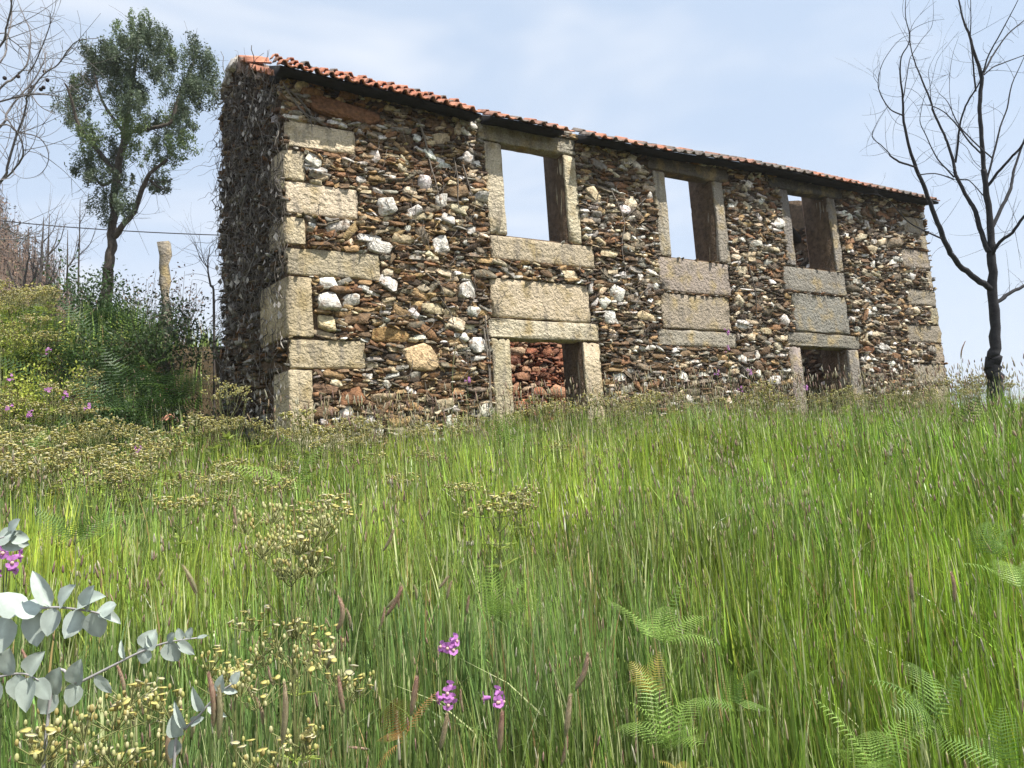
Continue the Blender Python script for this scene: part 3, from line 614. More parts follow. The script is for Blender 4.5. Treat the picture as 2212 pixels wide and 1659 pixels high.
limbs = [
 (a5([(1985, 1030, .075), (1880, 960, .07), (1760, 860, .064), (1690, 760, .06), (1640, 640, .055), (1590, 510, .05), (1530, 350, .045), (1470, 200, .04)]) + a6([(1240, 1230, .03), (1200, 1050, .027), (1185, 900, .024), (1185, 800, .021), (1165, 650, .018), (1170, 480, .015), (1230, 370, .012), (1240, 280, .011), (1215, 180, .009), (1205, 80, .008), (1215, -60, .005)]), 0, -1.0),
 (a5([(1965, 770, .06), (1930, 680, .057), (1890, 540, .052), (1865, 470, .05), (1820, 400, .046), (1760, 280, .042), (1735, 220, .04)]) + a6([(1610, 1370, .034), (1560, 1200, .03), (1520, 1100, .028), (1440, 930, .025), (1420, 850, .023), (1360, 700, .02), (1310, 580, .017), (1270, 470, .014), (1240, 320, .01), (1260, 250, .007), (1400, 180, .005), (1530, 160, .003)]), 0, .8),
 (a6([(1620, 1350, .03), (1640, 1200, .026), (1650, 1100, .025), (1670, 980, .023), (1720, 850, .02), (1790, 740, .018), (1835, 650, .015)]), .5, .05),
 (a6([(1890, 1540, .035), (2000, 1400, .03), (2100, 1290, .027), (2180, 1200, .025), (2320, 1000, .015), (2400, 800, .008)]), 0, -.9),
 (a5([(1985, 620, .045), (2050, 480, .042), (2110, 360, .038)]) + a6([(2090, 1510, .033), (2110, 1400, .03), (2180, 1190, .026), (2260, 1000, .018), (2300, 700, .01)]), 0, .9),
 (a5([(1992, 800, .05), (2010, 760, .04), (2060, 690, .037), (2130, 640, .033), (2212, 530, .03), (2330, 400, .02), (2400, 200, .01)]), 0, -.7),
 (a5([(2000, 1130, .06), (2040, 1110, .05), (2110, 1060, .045), (2212, 1010, .04), (2400, 900, .028), (2550, 700, .015)]), 0, .5),
 (a5([(1640, 680, .02), (1530, 630, .017), (1420, 570, .014), (1350, 500, .012), (1290, 430, .009), (1180, 360, .005)]), -.35, -1.2),
 (a5([(1470, 190, .02), (1350, 150, .022), (1290, 110, .018)]) + a6([(1070, 1270, .012), (1000, 1200, .01), (930, 1130, .008), (980, 1000, .005), (1060, 880, .003)]), -.7, -1.4),
 (a6([(1190, 960, .016), (1100, 920, .014), (1050, 870, .012), (1000, 780, .01), (980, 690, .009), (1010, 540, .008), (1080, 420, .006), (1160, 330, .005), (1230, 290, .004)]), -.9, -1.5),
 (a6([(985, 700, .005), (945, 640, .004), (950, 580, .003), (990, 540, .002)]), -1.2, -1.3),
 (a6([(1190, 810, .012), (1215, 650, .01), (1240, 500, .009), (1270, 440, .008), (1340, 330, .006), (1420, 230, .005), (1440, 100, .004), (1430, -50, .003)]), -.9, -.3),
 (a6([(1838, 640, .025), (1900, 520, .022), (1950, 430, .02), (2060, 280, .017), (2190, 170, .013), (2300, 50, .007)]), 0, .7),
 (a6([(1850, 600, .02), (1900, 450, .017), (2000, 270, .013), (2140, 0, .008), (2200, -150, .004)]), 0, -.6),
 (a6([(1860, 620, .016), (1930, 560, .015), (2000, 530, .013), (2190, 460, .009), (2300, 440, .005)]), 0, .3),
 (a6([(1790, 760, .02), (1775, 600, .018), (1760, 450, .016), (1745, 300, .013), (1750, 150, .01), (1745, -100, .005)]), 0, -.4),
 (a6([(1830, 1270, .02), (1740, 1180, .018), (1650, 1060, .016), (1540, 940, .013), (1430, 880, .01), (1350, 870, .006), (1300, 875, .004)]), 0, -.9),
 (a6([(1925, 1310, .016), (1800, 1200, .015), (1650, 1040, .013), (1560, 850, .009), (1480, 770, .006)]), -.3, .5),
 (a6([(1880, 1500, .025), (1930, 1310, .024), (1970, 1150, .022), (2000, 1030, .019), (2050, 900, .017), (2090, 700, .013), (2180, 500, .009), (2260, 300, .005)]), 0, .5),
 (a6([(1610, 1470, .02), (1490, 1340, .016), (1440, 1260, .013), (1380, 1130, .011), (1330, 1020, .009), (1335, 930, .007), (1370, 780, .006), (1420, 700, .005), (1470, 500, .004), (1560, 370, .003), (1650, 260, .003)]), .3, -.6),
 (a6([(1310, 1450, .014), (1450, 1440, .012), (1560, 1470, .013), (1610, 1490, .012)]), -.7, .3),
 (a6([(1640, 1490, .014), (1720, 1490, .013), (1780, 1540, .012), (1850, 1620, .012)]), .4, 0),
 (a6([(1600, 960, .008), (1575, 800, .007), (1575, 620, .006), (1600, 450, .005), (1650, 300, .003)]), .1, .6),
 (a6([(1575, 610, .005), (1480, 650, .004), (1400, 700, .003)]), .3, .6), (a6([(1420, 850, .008), (1410, 700, .007), (1400, 580, .005), (1460, 450, .004), (1550, 350, .003)]), .6, .2),
 (a6([(1650, 1170, .007), (1720, 1230, .006), (1770, 1330, .006), (1830, 1390, .006)]), .4, 0),
]
trunk = [(a_, b_, c_ * .84) for a_, b_, c_ in trunk]; limbs = [([(a_, b_, c_ * .8) for a_, b_, c_ in p_], d0, d1) for p_, d0, d1 in limbs]
tree_limbs('bare_tree', bt, trunk, limbs, BD, MT['bark'], (.028, .027, .03), twigs=(210, .25, .9, .0045, 1.6, (.05, .048, .052)), seed=4)
o = bt

# leafless oak with galls, reaching in from the left edge
LD = 5.2
tx = at(-330, 900, LD); tz = float(soil(tx[0], tx[1])) - .1
lt = tag(empty('oak_sapling', (tx[0], tx[1], tz)), 'thin grey leafless oak reaching in at the left edge with round galls', 'tree')
tp = [(-330, 830 + FPX * (at(-330, 830, LD)[2] - tz) / LD, .05), (-320, 900, .046), (-300, 500, .04), (-270, 200, .032), (-230, -150, .022), (-200, -500, .01)]
ll = [([(-300, 480, .016), (-120, 320, .012)] + a7([(0, 760, .008), (100, 690, .0075), (230, 560, .006), (260, 400, .005), (260, 270, .004), (210, 150, .003), (150, 0, .002)]), 0, .2),
 ([(-310, 700, .018), (-140, 560, .012)] + a7([(0, 1580, .0085), (60, 1450, .008), (130, 1200, .007), (190, 1050, .0065), (230, 900, .006), (240, 820, .0055), (380, 640, .005), (500, 560, .0045), (590, 430, .004), (680, 350, .003), (850, 330, .002)]), 0, -.3),
 ([(-300, 560, .016), (-120, 380, .01)] + a7([(0, 1100, .008), (60, 980, .0075), (170, 830, .006), (300, 680, .005), (390, 500, .004), (385, 430, .002)]), 0, .4),
 ([(-290, 400, .014), (-100, 200, .009)] + a7([(0, 400, .007), (50, 250, .006), (90, 100, .005), (105, -20, .004)]), 0, -.2),
 ([(-300, 480, .012), (-120, 260, .008)] + a7([(0, 880, .006), (250, 820, .005), (400, 820, .003), (500, 830, .002)]), 0, -.5),
 (a7([(270, 820, .004), (350, 920, .003), (480, 990, .002)]), -.2, -.3),
 ([(-300, 560, .014), (-120, 330, .008)] + a7([(0, 1080, .006), (150, 1140, .005), (290, 1170, .004), (370, 1220, .0035), (420, 1330, .003), (400, 1440, .0025), (320, 1520, .002), (200, 1540, .0018), (120, 1500, .0015)]), 0, .3),
 ([(-280, 300, .01), (-120, 120, .007)] + a7([(0, 290, .005), (90, 340, .0045), (200, 430, .004), (270, 530, .003), (350, 680, .002)]), 0, .3),
 (a7([(240, 640, .005), (300, 550, .004), (380, 360, .0035), (420, 250, .003), (440, 150, .0025), (410, 80, .002), (350, 60, .0015)]), 0, -.2),
 ([(-290, 350, .012), (-110, 200, .008)] + a7([(0, 540, .0065), (60, 330, .006), (95, 180, .005), (100, -20, .0045)]), 0, .5),
 ([(-310, 700, .014), (-130, 470, .009)] + a7([(0, 1570, .006), (140, 1440, .006), (200, 1330, .0055), (170, 1180, .004), (60, 1030, .003)]), 0, -.4),
 ([(-310, 640, .01), (-130, 500, .006)] + a8([(0, 280, .005), (100, 320, .0045), (220, 355, .003), (330, 350, .002)]), 0, .2),
 ([(-310, 660, .01), (-130, 520, .006)] + a8([(0, 375, .0045), (150, 370, .004), (250, 330, .003), (330, 300, .002)]), 0, .1)]
anc = tree_limbs('oak', lt, tp, ll, LD, MT['bark'], (.17, .155, .15), twigs=(210, .12, .5, .003, 1.6, (.2, .185, .18)), seed=6)
def blob(c, R, k=8, m=5, sq=1.0):
    V = [c + np.array([0, 0, R * sq])]; 
    for i in range(1, m):
        t = math.pi * i / m
        for j in range(k): V.append(c + R * np.array([math.sin(t) * math.cos(2 * math.pi * j / k), math.sin(t) * math.sin(2 * math.pi * j / k), sq * math.cos(t)]))
    V.append(c - np.array([0, 0, R * sq])); F = [[0, 1 + j, 1 + (j + 1) % k] for j in range(k)]
    for i in range(m - 2): F += [[1 + i * k + j, 1 + (i + 1) * k + j, 1 + (i + 1) * k + (j + 1) % k, 1 + i * k + (j + 1) % k] for j in range(k)]
    F += [[len(V) - 1, 1 + (m - 2) * k + (j + 1) % k, 1 + (m - 2) * k + j] for j in range(k)]
    return np.array(V), F
for (x, y) in [(385, 620), (410, 692), (272, 750), (258, 784), (376, 756), (353, 772), (40, 675), (156, 660)]:
    V, F = blob(at(.25 * x, .25 * y, LD - .05) - np.array(lt.location), .0135); obj('gall', mesh_data('gall', V, F, np.array((.05, .04, .04)), MT['bark'], True), lt)

def leaves(centres, size, r, aspect=.45, up=.3, cols=None):
    """n leaf blades (two triangles folded along the midrib) at given centres"""
    n = len(centres); a = r.normal(0, 1, (n, 3)); a[:, 2] += up; a /= np.linalg.norm(a, axis=1)[:, None]
    b_ = np.cross(a, r.normal(0, 1, (n, 3))); b_ /= np.linalg.norm(b_, axis=1)[:, None]
    s = size * r.uniform(.65, 1.25, (n, 1)); w = s * aspect; nn = np.cross(a, b_)
    V = np.stack([centres - a * s * .5, centres + b_ * w * .5 + nn * w * .15, centres + a * s * .5, centres - b_ * w * .5 + nn * w * .15], 1)
    F = np.array([[0, 1, 2], [0, 2, 3]]); FF = (F[None] + (np.arange(n) * 4)[:, None, None]).reshape(-1, 3)
    C = np.repeat(cols, 4, axis=0)
    return V.reshape(-1, 3), FF, C
# evergreen tree on the bank
TD = 20.
tb = at(228, 640, TD); gz = float(soil(tb[0], tb[1]))
et = tag(empty('evergreen_tree', (tb[0], tb[1], gz - .1)), 'tall dark green tree with clumped open crown on the bank left of the ruin', 'tree')
EO = np.array(et.location)
tr = [(226, 640 + FPX * (tb[2] - gz + .1) / TD, .16)] + [(230, 614, .14), (235, 579, .125), (241, 538, .118), (243, 497, .11), (245, 456, .10), (246, 415, .095)] + a7([(1050, 1300, .085), (1100, 1000, .07), (1150, 700, .05), (1200, 300, .02)])
el = [([(246, 510, .08), (254, 505, .08), (271, 478, .075), (290, 459, .07), (304, 415, .06)] + a7([(1300, 1500, .05), (1450, 1380, .035)]), 0, -.6),
 (a7([(1000, 1500, .07), (800, 1250, .055), (680, 1080, .045), (600, 800, .03), (560, 720, .02)]), 0, -.5),
 (a7([(1085, 1150, .06), (1330, 1100, .05), (1480, 1050, .045), (1540, 850, .04), (1650, 600, .03), (1700, 450, .02)]), 0, .5),
 (a7([(1070, 1150, .05), (930, 950, .04), (860, 800, .03), (780, 500, .02)]), 0, .4),
 (a7([(960, 1560, .05), (880, 1600, .04), (780, 1480, .03)]), 0, .3), (a7([(1300, 1560, .04), (1340, 1600, .03), (1380, 1620, .02)]), -.3, -.4)]
tree_limbs('evergreen', et, tr, el, TD, MT['bark'], (.09, .075, .06), twigs=(200, .3, 1.1, .007, 1.0, (.14, .12, .11)), seed=8)
CL = [(1200, 220, 90, 110), (1320, 320, 110, 110), (1080, 340, 110, 110), (1200, 460, 200, 130), (830, 480, 130, 110), (860, 600, 140, 110), (1060, 600, 150, 120), (1350, 600, 130, 120), (1500, 480, 90, 90), (1680, 480, 110, 130), (1740, 640, 150, 150), (1600, 760, 130, 130), (1760, 800, 130, 110), (620, 800, 110, 130), (700, 720, 80, 80), (610, 950, 110, 90), (680, 1060, 80, 80), (760, 1170, 100, 90), (780, 1300, 90, 90), (1000, 780, 130, 110), (1200, 760, 150, 100), (1050, 920, 150, 110), (1200, 920, 120, 90), (1100, 1080, 150, 90), (1300, 1080, 110, 60), (1480, 1020, 110, 80), (1560, 940, 110, 80), (1620, 1060, 100, 60), (1480, 1170, 120, 80), (1430, 1260, 110, 70), (1590, 1250, 100, 80), (1400, 1370, 120, 70), (1010, 1280, 100, 90), (1170, 1330, 90, 80), (980, 1420, 110, 90), (760, 1440, 130, 80), (850, 1530, 120, 70), (1070, 1560, 70, 60), (1350, 1540, 100, 80), (1360, 1620, 80, 50), (960, 480, 60, 90), (1420, 420, 70, 90), (1000, 1640, 80, 40), (900, 1800, 90, 120), (1060, 1780, 80, 110)]
r = np.random.default_rng(12); cs = []; cc = []
for (cx, cy, rx, ry) in CL:
    n = int(1150 * (rx * ry) / 11000 * 1.5); c0 = at(cx * .25, cy * .25, TD + r.uniform(-1.1, 1.1)); k = TD / FPX * .25
    # several sub-sprays inside each clump keep it ragged
    subs = r.normal(0, .68, (20, 3)); pick = r.integers(0, 20, n); q = subs[pick] + r.normal(0, .15, (n, 3)) * np.array([1, 2.2, 1]); ok = (q ** 2).sum(1) < 2.4; q = q[ok]
    cs.append(c0 + q[:, :1] * CR * rx * k + q[:, 1:2] * CU * ry * k + q[:, 2:] * CF * (rx + ry) / 2 * k); base = np.array((.105, .14, .08)) * r.uniform(.8, 1.25)
    if r.random() < .3: base = base * np.array((1.3, 1.35, .9))
    cc.append(base * r.uniform(.7, 1.35, (ok.sum(), 1)))
cs = np.concatenate(cs); cc = np.concatenate(cc); V, F, C = leaves(cs, .075, r, .38, .3, cc)
tag(obj('crown', mesh_data('crown', V - EO, F, C, MT['leaf']), et), kind='stuff')

# burnt saplings and the wooded hill behind on the left
SAP = [(a8([(300, 1000, .05), (305, 800, .045), (320, 650, .04), (335, 400, .028), (345, 200, .01)]), 22), (a8([(365, 980, .045), (372, 750, .04), (378, 500, .03), (392, 170, .008)]), 22.5), (a8([(160, 1000, .05), (180, 800, .04), (210, 600, .03), (235, 480, .01)]), 21.5), (a8([(620, 700, .028), (624, 500, .024), (630, 250, .018), (632, 60, .005)]), 24), (a8([(528, 780, .03), (532, 600, .026), (535, 300, .008)]), 23), (a8([(440, 900, .02), (425, 650, .018), (430, 420, .006)]), 22), (a8([(285, 960, .02), (260, 700, .016), (290, 250, .005)]), 22), (a8([(1690, 900, .022), (1665, 740, .02), (1640, 600, .014), (1660, 430, .006)]), 14.2)]
SL = ['leafless forked sapling with pale bark on the left bank, tallest of its clump', 'leafless sapling with dark straight stem close right of the forked one', 'short dark leaning leafless sapling lowest in the left bank clump', 'very slender tall bare sapling nearest left of the evergreen tree', 'thin bare sapling between the clump and the slender one', 'short bare sapling stem with small dark top in the left clump', 'thin pale bare sapling rising just left of the forked one', 'small bare sapling beside the broken edge of the end wall']
for i, (t, dep) in enumerate(SAP):
    p = at(t[0][0], t[0][1], dep); z = float(soil(p[0], p[1])); t = [(t[0][0], t[0][1] + max(0, FPX * (p[2] - z + .1) / dep), t[0][2])] + t
    s_ = tag(empty('sapling', (p[0], p[1], min(z, p[2]) - .05)), SL[i], 'sapling', 'bare saplings on the bank')
    lm = []; rr = np.random.default_rng(60 + i)
    for k in range(4 if t[1][2] > .03 else 2):
        j = rr.integers(2, len(t) - 1); x, y, R = t[j]; sx = rr.choice([-1, 1]) * rr.uniform(15, 40); lm.append(([(x, y, R * .6), (x + sx * .6, y - 25, R * .45), (x + sx, y - 70, R * .2)], 0, rr.uniform(-.4, .4)))
    tree_limbs('sapling', s_, t, lm, dep, MT['bark'], (.10, .085, .075) if i != 0 else (.16, .14, .13), twigs=(26, .3, .9, .006, .8, (.13, .11, .1)), seed=70 + i)
r = np.random.default_rng(90); b = MB(); nT = 2600
azs = np.radians(r.uniform(-58, -20, nT)); rs_ = r.uniform(45, 135, nT); xs, ys = rs_ * np.sin(azs), rs_ * np.cos(azs); zs = soil(xs, ys)
Vs = []; Cs = []; Fs = []; n0 = 0
hs = r.uniform(2.5, 6.5, nT); ws = r.uniform(.05, .11, nT); lean = r.normal(0, .05, (nT, 2))
th = np.arange(3) * 2.094
ring = np.stack([np.cos(th), np.sin(th), 0 * th], -1)
base_ = np.stack([xs, ys, zs - .3], -1); top_ = base_ + np.stack([lean[:, 0] * hs, lean[:, 1] * hs, hs], -1)
V = np.concatenate([base_[:, None] + ring[None] * ws[:, None, None], top_[:, None] + ring[None] * ws[:, None, None] * .25], 1)
T = np.array([[0, 1, 4], [0, 4, 3], [1, 2, 5], [1, 5, 4], [2, 0, 3], [2, 3, 5]])
g = r.uniform(.7, 1.2, (nT, 1)); C = np.repeat(np.array((.17, .12, .09)) * g, 6, axis=0)
parts_V = [V.reshape(-1, 3)]; parts_F = [(T[None] + (np.arange(nT) * 6)[:, None, None]).reshape(-1, 3)]; parts_C = [C]; off = nT * 6
# brown dead undergrowth and remaining dark green tops, as leaf clusters around the stems
m = 80000; pick = r.integers(0, nT, m); hh = r.uniform(0, 1.05, m); green = (rs_[pick] > 95) & (r.random(m) < .45)
cen = base_[pick] * (1 - hh[:, None]) + top_[pick] * hh[:, None] + r.normal(0, .5, (m, 3)) * (1.05 - hh[:, None] * .7)
colr_ = np.where(green[:, None], np.array((.055, .075, .05)), np.array((.18, .115, .08))) * r.uniform(.6, 1.3, (m, 1))
V, F, C = leaves(cen, .42, r, .3, .6, colr_)
parts_V.append(V); parts_F.append(F + off); parts_C.append(C)
tag(obj('burnt_wood', mesh_data('burnt_wood', np.concatenate(parts_V), np.concatenate(parts_F), np.concatenate(parts_C), MT['forest'])), 'brown burnt woodland covering the hillside beyond the bank', 'woodland', kind='stuff')
# dark scrub on the far ridge
m = 9000; azs = np.radians(r.uniform(30, 50, m)); rr_ = r.uniform(260, 470, m); cen = np.stack([rr_ * np.sin(azs), rr_ * np.cos(azs), 0 * rr_], -1); cen[:, 2] = soil(cen[:, 0], cen[:, 1]) + 2
V, F, C = leaves(cen, 5, r, .8, .3, np.tile(np.array((.06, .075, .05)), (m, 1)) * r.uniform(.7, 1.3, (m, 1)))
tag(obj('far_trees', mesh_data('far_trees', V, F, C, MT['forest'])), 'distant wooded ridge low on the right horizon', 'woodland', kind='stuff')

# stone post on the bank
r = np.random.default_rng(91); pc = at(356, 690, 17.); pz = float(soil(pc[0], pc[1])); ht = at(352, 515, 17.)[2]
sp = tag(empty('stone_post', (pc[0], pc[1], pz)), 'weathered upright granite post on the bank behind the ruin', 'post')
lv = 9; k = 8; V = []
for i in range(lv + 1):
    t = i / lv; w_ = .105 * (1 + .10 * math.sin(i * 2.3)) * (1.15 if i > lv - 2 else 1) * (.8 if i in (4, 5) else 1)
    for j in range(k):
        a_ = 2 * math.pi * j / k; sq = 1 / max(abs(math.cos(a_)), abs(math.sin(a_))); V.append((w_ * min(sq, 1.2) * math.cos(a_) + .03 * math.sin(t * 5) + r.normal(0, .022), w_ * .8 * min(sq, 1.2) * math.sin(a_) + r.normal(0, .022), -.2 + t * (ht - pz + .2)))
F = [[i * k + j, i * k + (j + 1) % k, (i + 1) * k + (j + 1) % k, (i + 1) * k + j] for i in range(lv) for j in range(k)] + [[lv * k + j for j in range(k)]]
obj('shaft', mesh_data('shaft', V, F, np.array((.30, .26, .20)), MT['granite']), sp)
# overhead cable with its pole out of frame
A, Bp, Cp_ = at(-260, 436, 24), at(240, 497, 24), at(900, 512, 27)
pw = [A * (1 - t) ** 2 + (2 * Bp - .5 * A - .5 * Cp_) * 2 * t * (1 - t) + Cp_ * t * t for t in np.linspace(0, 1, 40)]
cb = MB(); cb.add(*tube(pw, .017, 5)); tag(obj('overhead_cable', cb.data('overhead_cable', MT['wire'])), 'black overhead cable sagging across the sky at left behind the tree', 'cable')
for e_, lb in ((A, 'wooden utility pole left of the view carrying the cable'), (Cp_, 'wooden utility pole behind the ruin carrying the cable')):
    z = float(soil(e_[0], e_[1])); V, F = tube([(e_[0], e_[1], z - .5), (e_[0], e_[1], (z + e_[2]) / 2), (e_[0], e_[1], e_[2] + .15)], [.11, .10, .08], 8)
    tag(obj('utility_pole', mesh_data('utility_pole', V, F, np.array((.15, .12, .1)), MT['bark'])), lb, 'pole')

# ------------------------------------------------------------------ meadow
def in_house(x, y, m=.08):
    rx, ry = x - P0[0], y - P0[1]; u = rx * D[0] + ry * D[1]; w = -(rx * N[0] + ry * N[1]); e = rx * GN[0] + ry * GN[1]
    return (u > -.6) & (u < LEN + m) & (w > -m) & (w < 5.7) & (e < m)
def facade_uw(x, y):
    rx, ry = x - P0[0], y - P0[1]; return rx * D[0] + ry * D[1], -(rx * N[0] + ry * N[1])
def tallness(x, y):
    u, w = facade_uw(x, y); foot = (1 - sstep(.4, 2.2, -w)) * (w < .2) * (u > -1) * (u < LEN + 2)
    return .74 + .16 * foot * sstep(1, 4, u) + .13 * vnoise(x, y, 1.1, 21) + .12 * vnoise(x, y, 2.9, 22)
def blades(n, x, y, h, w, bend, S, r, col, la):
    """n curved tapering grass blades as triangles"""
    z = soil(x, y) - .02; az = r.uniform(0, 2 * math.pi, n); la = la
    lx, ly = np.cos(la), np.sin(la); t = np.linspace(0, 1, S + 1)
    sx, sy = np.cos(az), np.sin(az)
    X = x[:, None] + lx[:, None] * (h * bend)[:, None] * t[None] ** 2; Y = y[:, None] + ly[:, None] * (h * bend)[:, None] * t[None] ** 2
    Zz = z[:, None] + h[:, None] * (t[None] - .35 * bend[:, None] * t[None] ** 2.5)
    wd = w[:, None] * (1 - t[None] ** 2.2) * .5
    Lft = np.stack([X - sx[:, None] * wd, Y - sy[:, None] * wd, Zz], -1)[:, :S]; Rgt = np.stack([X + sx[:, None] * wd, Y + sy[:, None] * wd, Zz], -1)[:, :S]; tip = np.stack([X[:, S:], Y[:, S:], Zz[:, S:]], -1)
    V = np.concatenate([Lft, Rgt, tip], 1); nv = 2 * S + 1; T = []
    for i in range(S - 1): T += [[i, S + i, S + i + 1], [i, S + i + 1, i + 1]]
    T.append([S - 1, 2 * S - 1, 2 * S]); T = np.array(T)
    FF = (T[None] + (np.arange(n) * nv)[:, None, None]).reshape(-1, 3)
    return V.reshape(-1, 3), FF, np.repeat(col, nv, axis=0), tip[:, 0]
def grass_colour(x, y, r):
    n = len(x); k = np.clip(.38 + .5 * vnoise(x, y, 1.6, 31) + .3 * vnoise(x, y, .5, 32), 0, 1)[:, None]
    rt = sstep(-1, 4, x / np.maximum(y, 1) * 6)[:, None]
    blue = np.array((.19, .29, .085)); lime = np.array((.37, .46, .05)); shade_green = np.array((.165, .30, .02))
    c = blue * (1 - k) + lime * k; c = c * (1 - .75 * rt) + (shade_green * .8 + lime * .2) * .75 * rt  # greener to the right, with the shade there put into the blade colour
    c = c * r.uniform(.5, 1.45, (n, 1)) * (1 + r.normal(0, .07, (n, 3)))
    c *= (1 + .3 * vnoise(x, y, .9, 33) + .25 * vnoise(x, y, 2.3, 34))[:, None]
    dry = r.random(n) < .035; c[dry] = np.array((.42, .30, .13)) * r.uniform(.7, 1.2, (dry.sum(), 1))
    pale = r.random(n) < .10; c[pale] = np.array((.52, .55, .27)) * r.uniform(.8, 1.15, (pale.sum(), 1))  # some blades coloured pale to stand in for sun glints
    return np.clip(c, .01, .6)
r = np.random.default_rng(101); GV, GF, GC = [], [], []; goff = 0
def add_grass(n, r0, r1, pw, hs, ws, bs, S, amax=46):
    global goff
    nt = max(1, n // 14); th = np.radians(r.uniform(-amax, amax, nt)); q = r.random(nt); rr = (r0 ** pw + q * (r1 ** pw - r0 ** pw)) ** (1 / pw); x, y = rr * np.sin(th), rr * np.cos(th)
    tid = r.integers(0, nt, n); spread = .022 + .0045 * rr[tid]; x = x[tid] + r.normal(0, 1, n) * spread; y = y[tid] + r.normal(0, 1, n) * spread
    tone = r.uniform(.55, 1.5, nt)[tid]; tlean = r.uniform(0, 6.28, nt)[tid] + r.normal(0, .7, n); ttall = r.uniform(.55, 1.18, nt)[tid]
    u, w = facade_uw(x, y); ok = ~in_house(x, y) & ~((u > 0) & (w > 0)); 
    ok |= (u > LEN + .1)
    # bare reddish earth beside the end wall, thin cover on the steep bank
    e = (x - P0[0]) * GN[0] + (y - P0[1]) * GN[1]; bare = (e > 0) & (e < 1.1) & (w > .2) & (w < 4.2); ok &= ~(bare & (r.random(n) < .75))
    x, y = x[ok], y[ok]; n = len(x); tone, tlean, ttall = tone[ok], tlean[ok], ttall[ok]
    rr = np.hypot(x, y); h = tallness(x, y) * r.uniform(*hs, n) * ttall; wd = r.uniform(*ws, n) * (.0016 + .0020 * rr); bd = np.abs(r.normal(0, bs, n)) + .03; bent = r.random(n) < .06; bd[bent] += r.uniform(.3, .8, bent.sum()); broad = r.random(n) < .08; wd[broad] *= 1.9; h[broad] *= .75
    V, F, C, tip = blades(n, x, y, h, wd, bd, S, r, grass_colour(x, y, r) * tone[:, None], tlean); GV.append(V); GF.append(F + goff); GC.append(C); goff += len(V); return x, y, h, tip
add_grass(46000, .75, 4.8, 1.6, (.5, 1.12), (.7, 1.9), .10, 4)      # leaf blades close by
c1 = add_grass(9000, .75, 4.8, 1.6, (.9, 1.25), (.4, .6), .07, 4)    # flowering stems close by
add_grass(90000, 4.4, 13, 1.5, (.45, 1.08), (.6, 1.5), .11, 3)
c2 = add_grass(20000, 4.4, 16, 1.5, (.8, 1.25), (.35, .5), .09, 3)
add_grass(40000, 12, 32, 1.3, (.5, 1.1), (.5, 1.), .16, 2, 44)
# shorter leafy sward filling the bottom
add_grass(16000, .75, 4.6, 1.8, (.25, .6), (.8, 2.), .3, 3)
uu = r.uniform(-.5, 16, 1600); ww = -np.abs(r.normal(0, 1.3, 1600)) - .15; xx = P0[0] + D[0] * uu - N[0] * ww; yy = P0[1] + D[1] * uu - N[1] * ww; hh = r.uniform(.85, 1.3, 1600) * (1 + .12 * sstep(2, 6, uu))
V, F, C, tip3 = blades(1600, xx, yy, hh, np.full(1600, .007), np.abs(r.normal(0, .1, 1600)), 4, r, np.tile((.40, .40, .20), (1600, 1)) * r.uniform(.7, 1.2, (1600, 1)), r.normal(2.6, 1.2, 1600)); GV.append(V); GF.append(F + goff); GC.append(C); goff += len(V); c3 = (xx, yy, hh, tip3)
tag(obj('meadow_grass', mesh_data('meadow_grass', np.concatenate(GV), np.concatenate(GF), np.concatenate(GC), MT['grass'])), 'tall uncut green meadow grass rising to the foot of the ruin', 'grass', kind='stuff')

# small seed heads carried by the flowering stems, too many to count
def spindles(P, Dv, ln, rd, cols, K=4):
    n = len(P); Dv = Dv / np.linalg.norm(Dv, axis=1)[:, None]; A = np.cross(Dv, np.array([.3, .2, .1])); A /= np.linalg.norm(A, axis=1)[:, None]; B = np.cross(Dv, A); th = np.arange(K) * 2 * math.pi / K
    V = [P[:, None]]
    for t, s in ((.25, .9), (.7, .75)):
        V.append(P[:, None] + Dv[:, None] * (ln * t)[:, None, None] + (rd * s)[:, None, None] * (A[:, None] * np.cos(th)[None, :, None] + B[:, None] * np.sin(th)[None, :, None]))
    V.append(P[:, None] + Dv[:, None] * ln[:, None, None]); V = np.concatenate(V, 1); nv = 2 * K + 2; T = []
    for j in range(K):
        j2 = (j + 1) % K; T += [[0, 1 + j2, 1 + j], [1 + j, 1 + j2, 1 + K + j2], [1 + j, 1 + K + j2, 1 + K + j], [1 + K + j, 1 + K + j2, 2 * K + 1]]
    return V.reshape(-1, 3), (np.array(T)[None] + (np.arange(n) * nv)[:, None, None]).reshape(-1, 3), np.repeat(cols, nv, axis=0)
VV, FF, CC = [], [], []; off = 0
for (x, y, h, tip), frac, l0, l1, rd in ((c1, .22, .025, .055, .0032), (c2, .5, .03, .09, .0065), (c3, .9, .06, .16, .011)):
    pk = np.flatnonzero(r.random(len(x)) < frac); n = len(pk); dv = np.stack([r.normal(0, .15, n), r.normal(0, .15, n), np.ones(n)], -1)
    cl = np.array([(.34, .25, .16), (.40, .35, .19), (.30, .19, .15), (.46, .43, .31)])[r.integers(0, 4, n)] * r.uniform(.8, 1.2, (n, 1))
    V, F, C = spindles(tip[pk] - np.array([0, 0, .01]), dv, r.uniform(l0, l1, n), np.full(n, rd) * r.uniform(.7, 1.2, n), cl); VV.append(V); FF.append(F + off); CC.append(C); off += len(V)
tag(obj('grass_seed_heads', mesh_data('grass_seed_heads', np.concatenate(VV), np.concatenate(FF), np.concatenate(CC), MT['leaf'])), 'small tan seed heads scattered over the tall meadow grass', 'seed heads', kind='stuff')

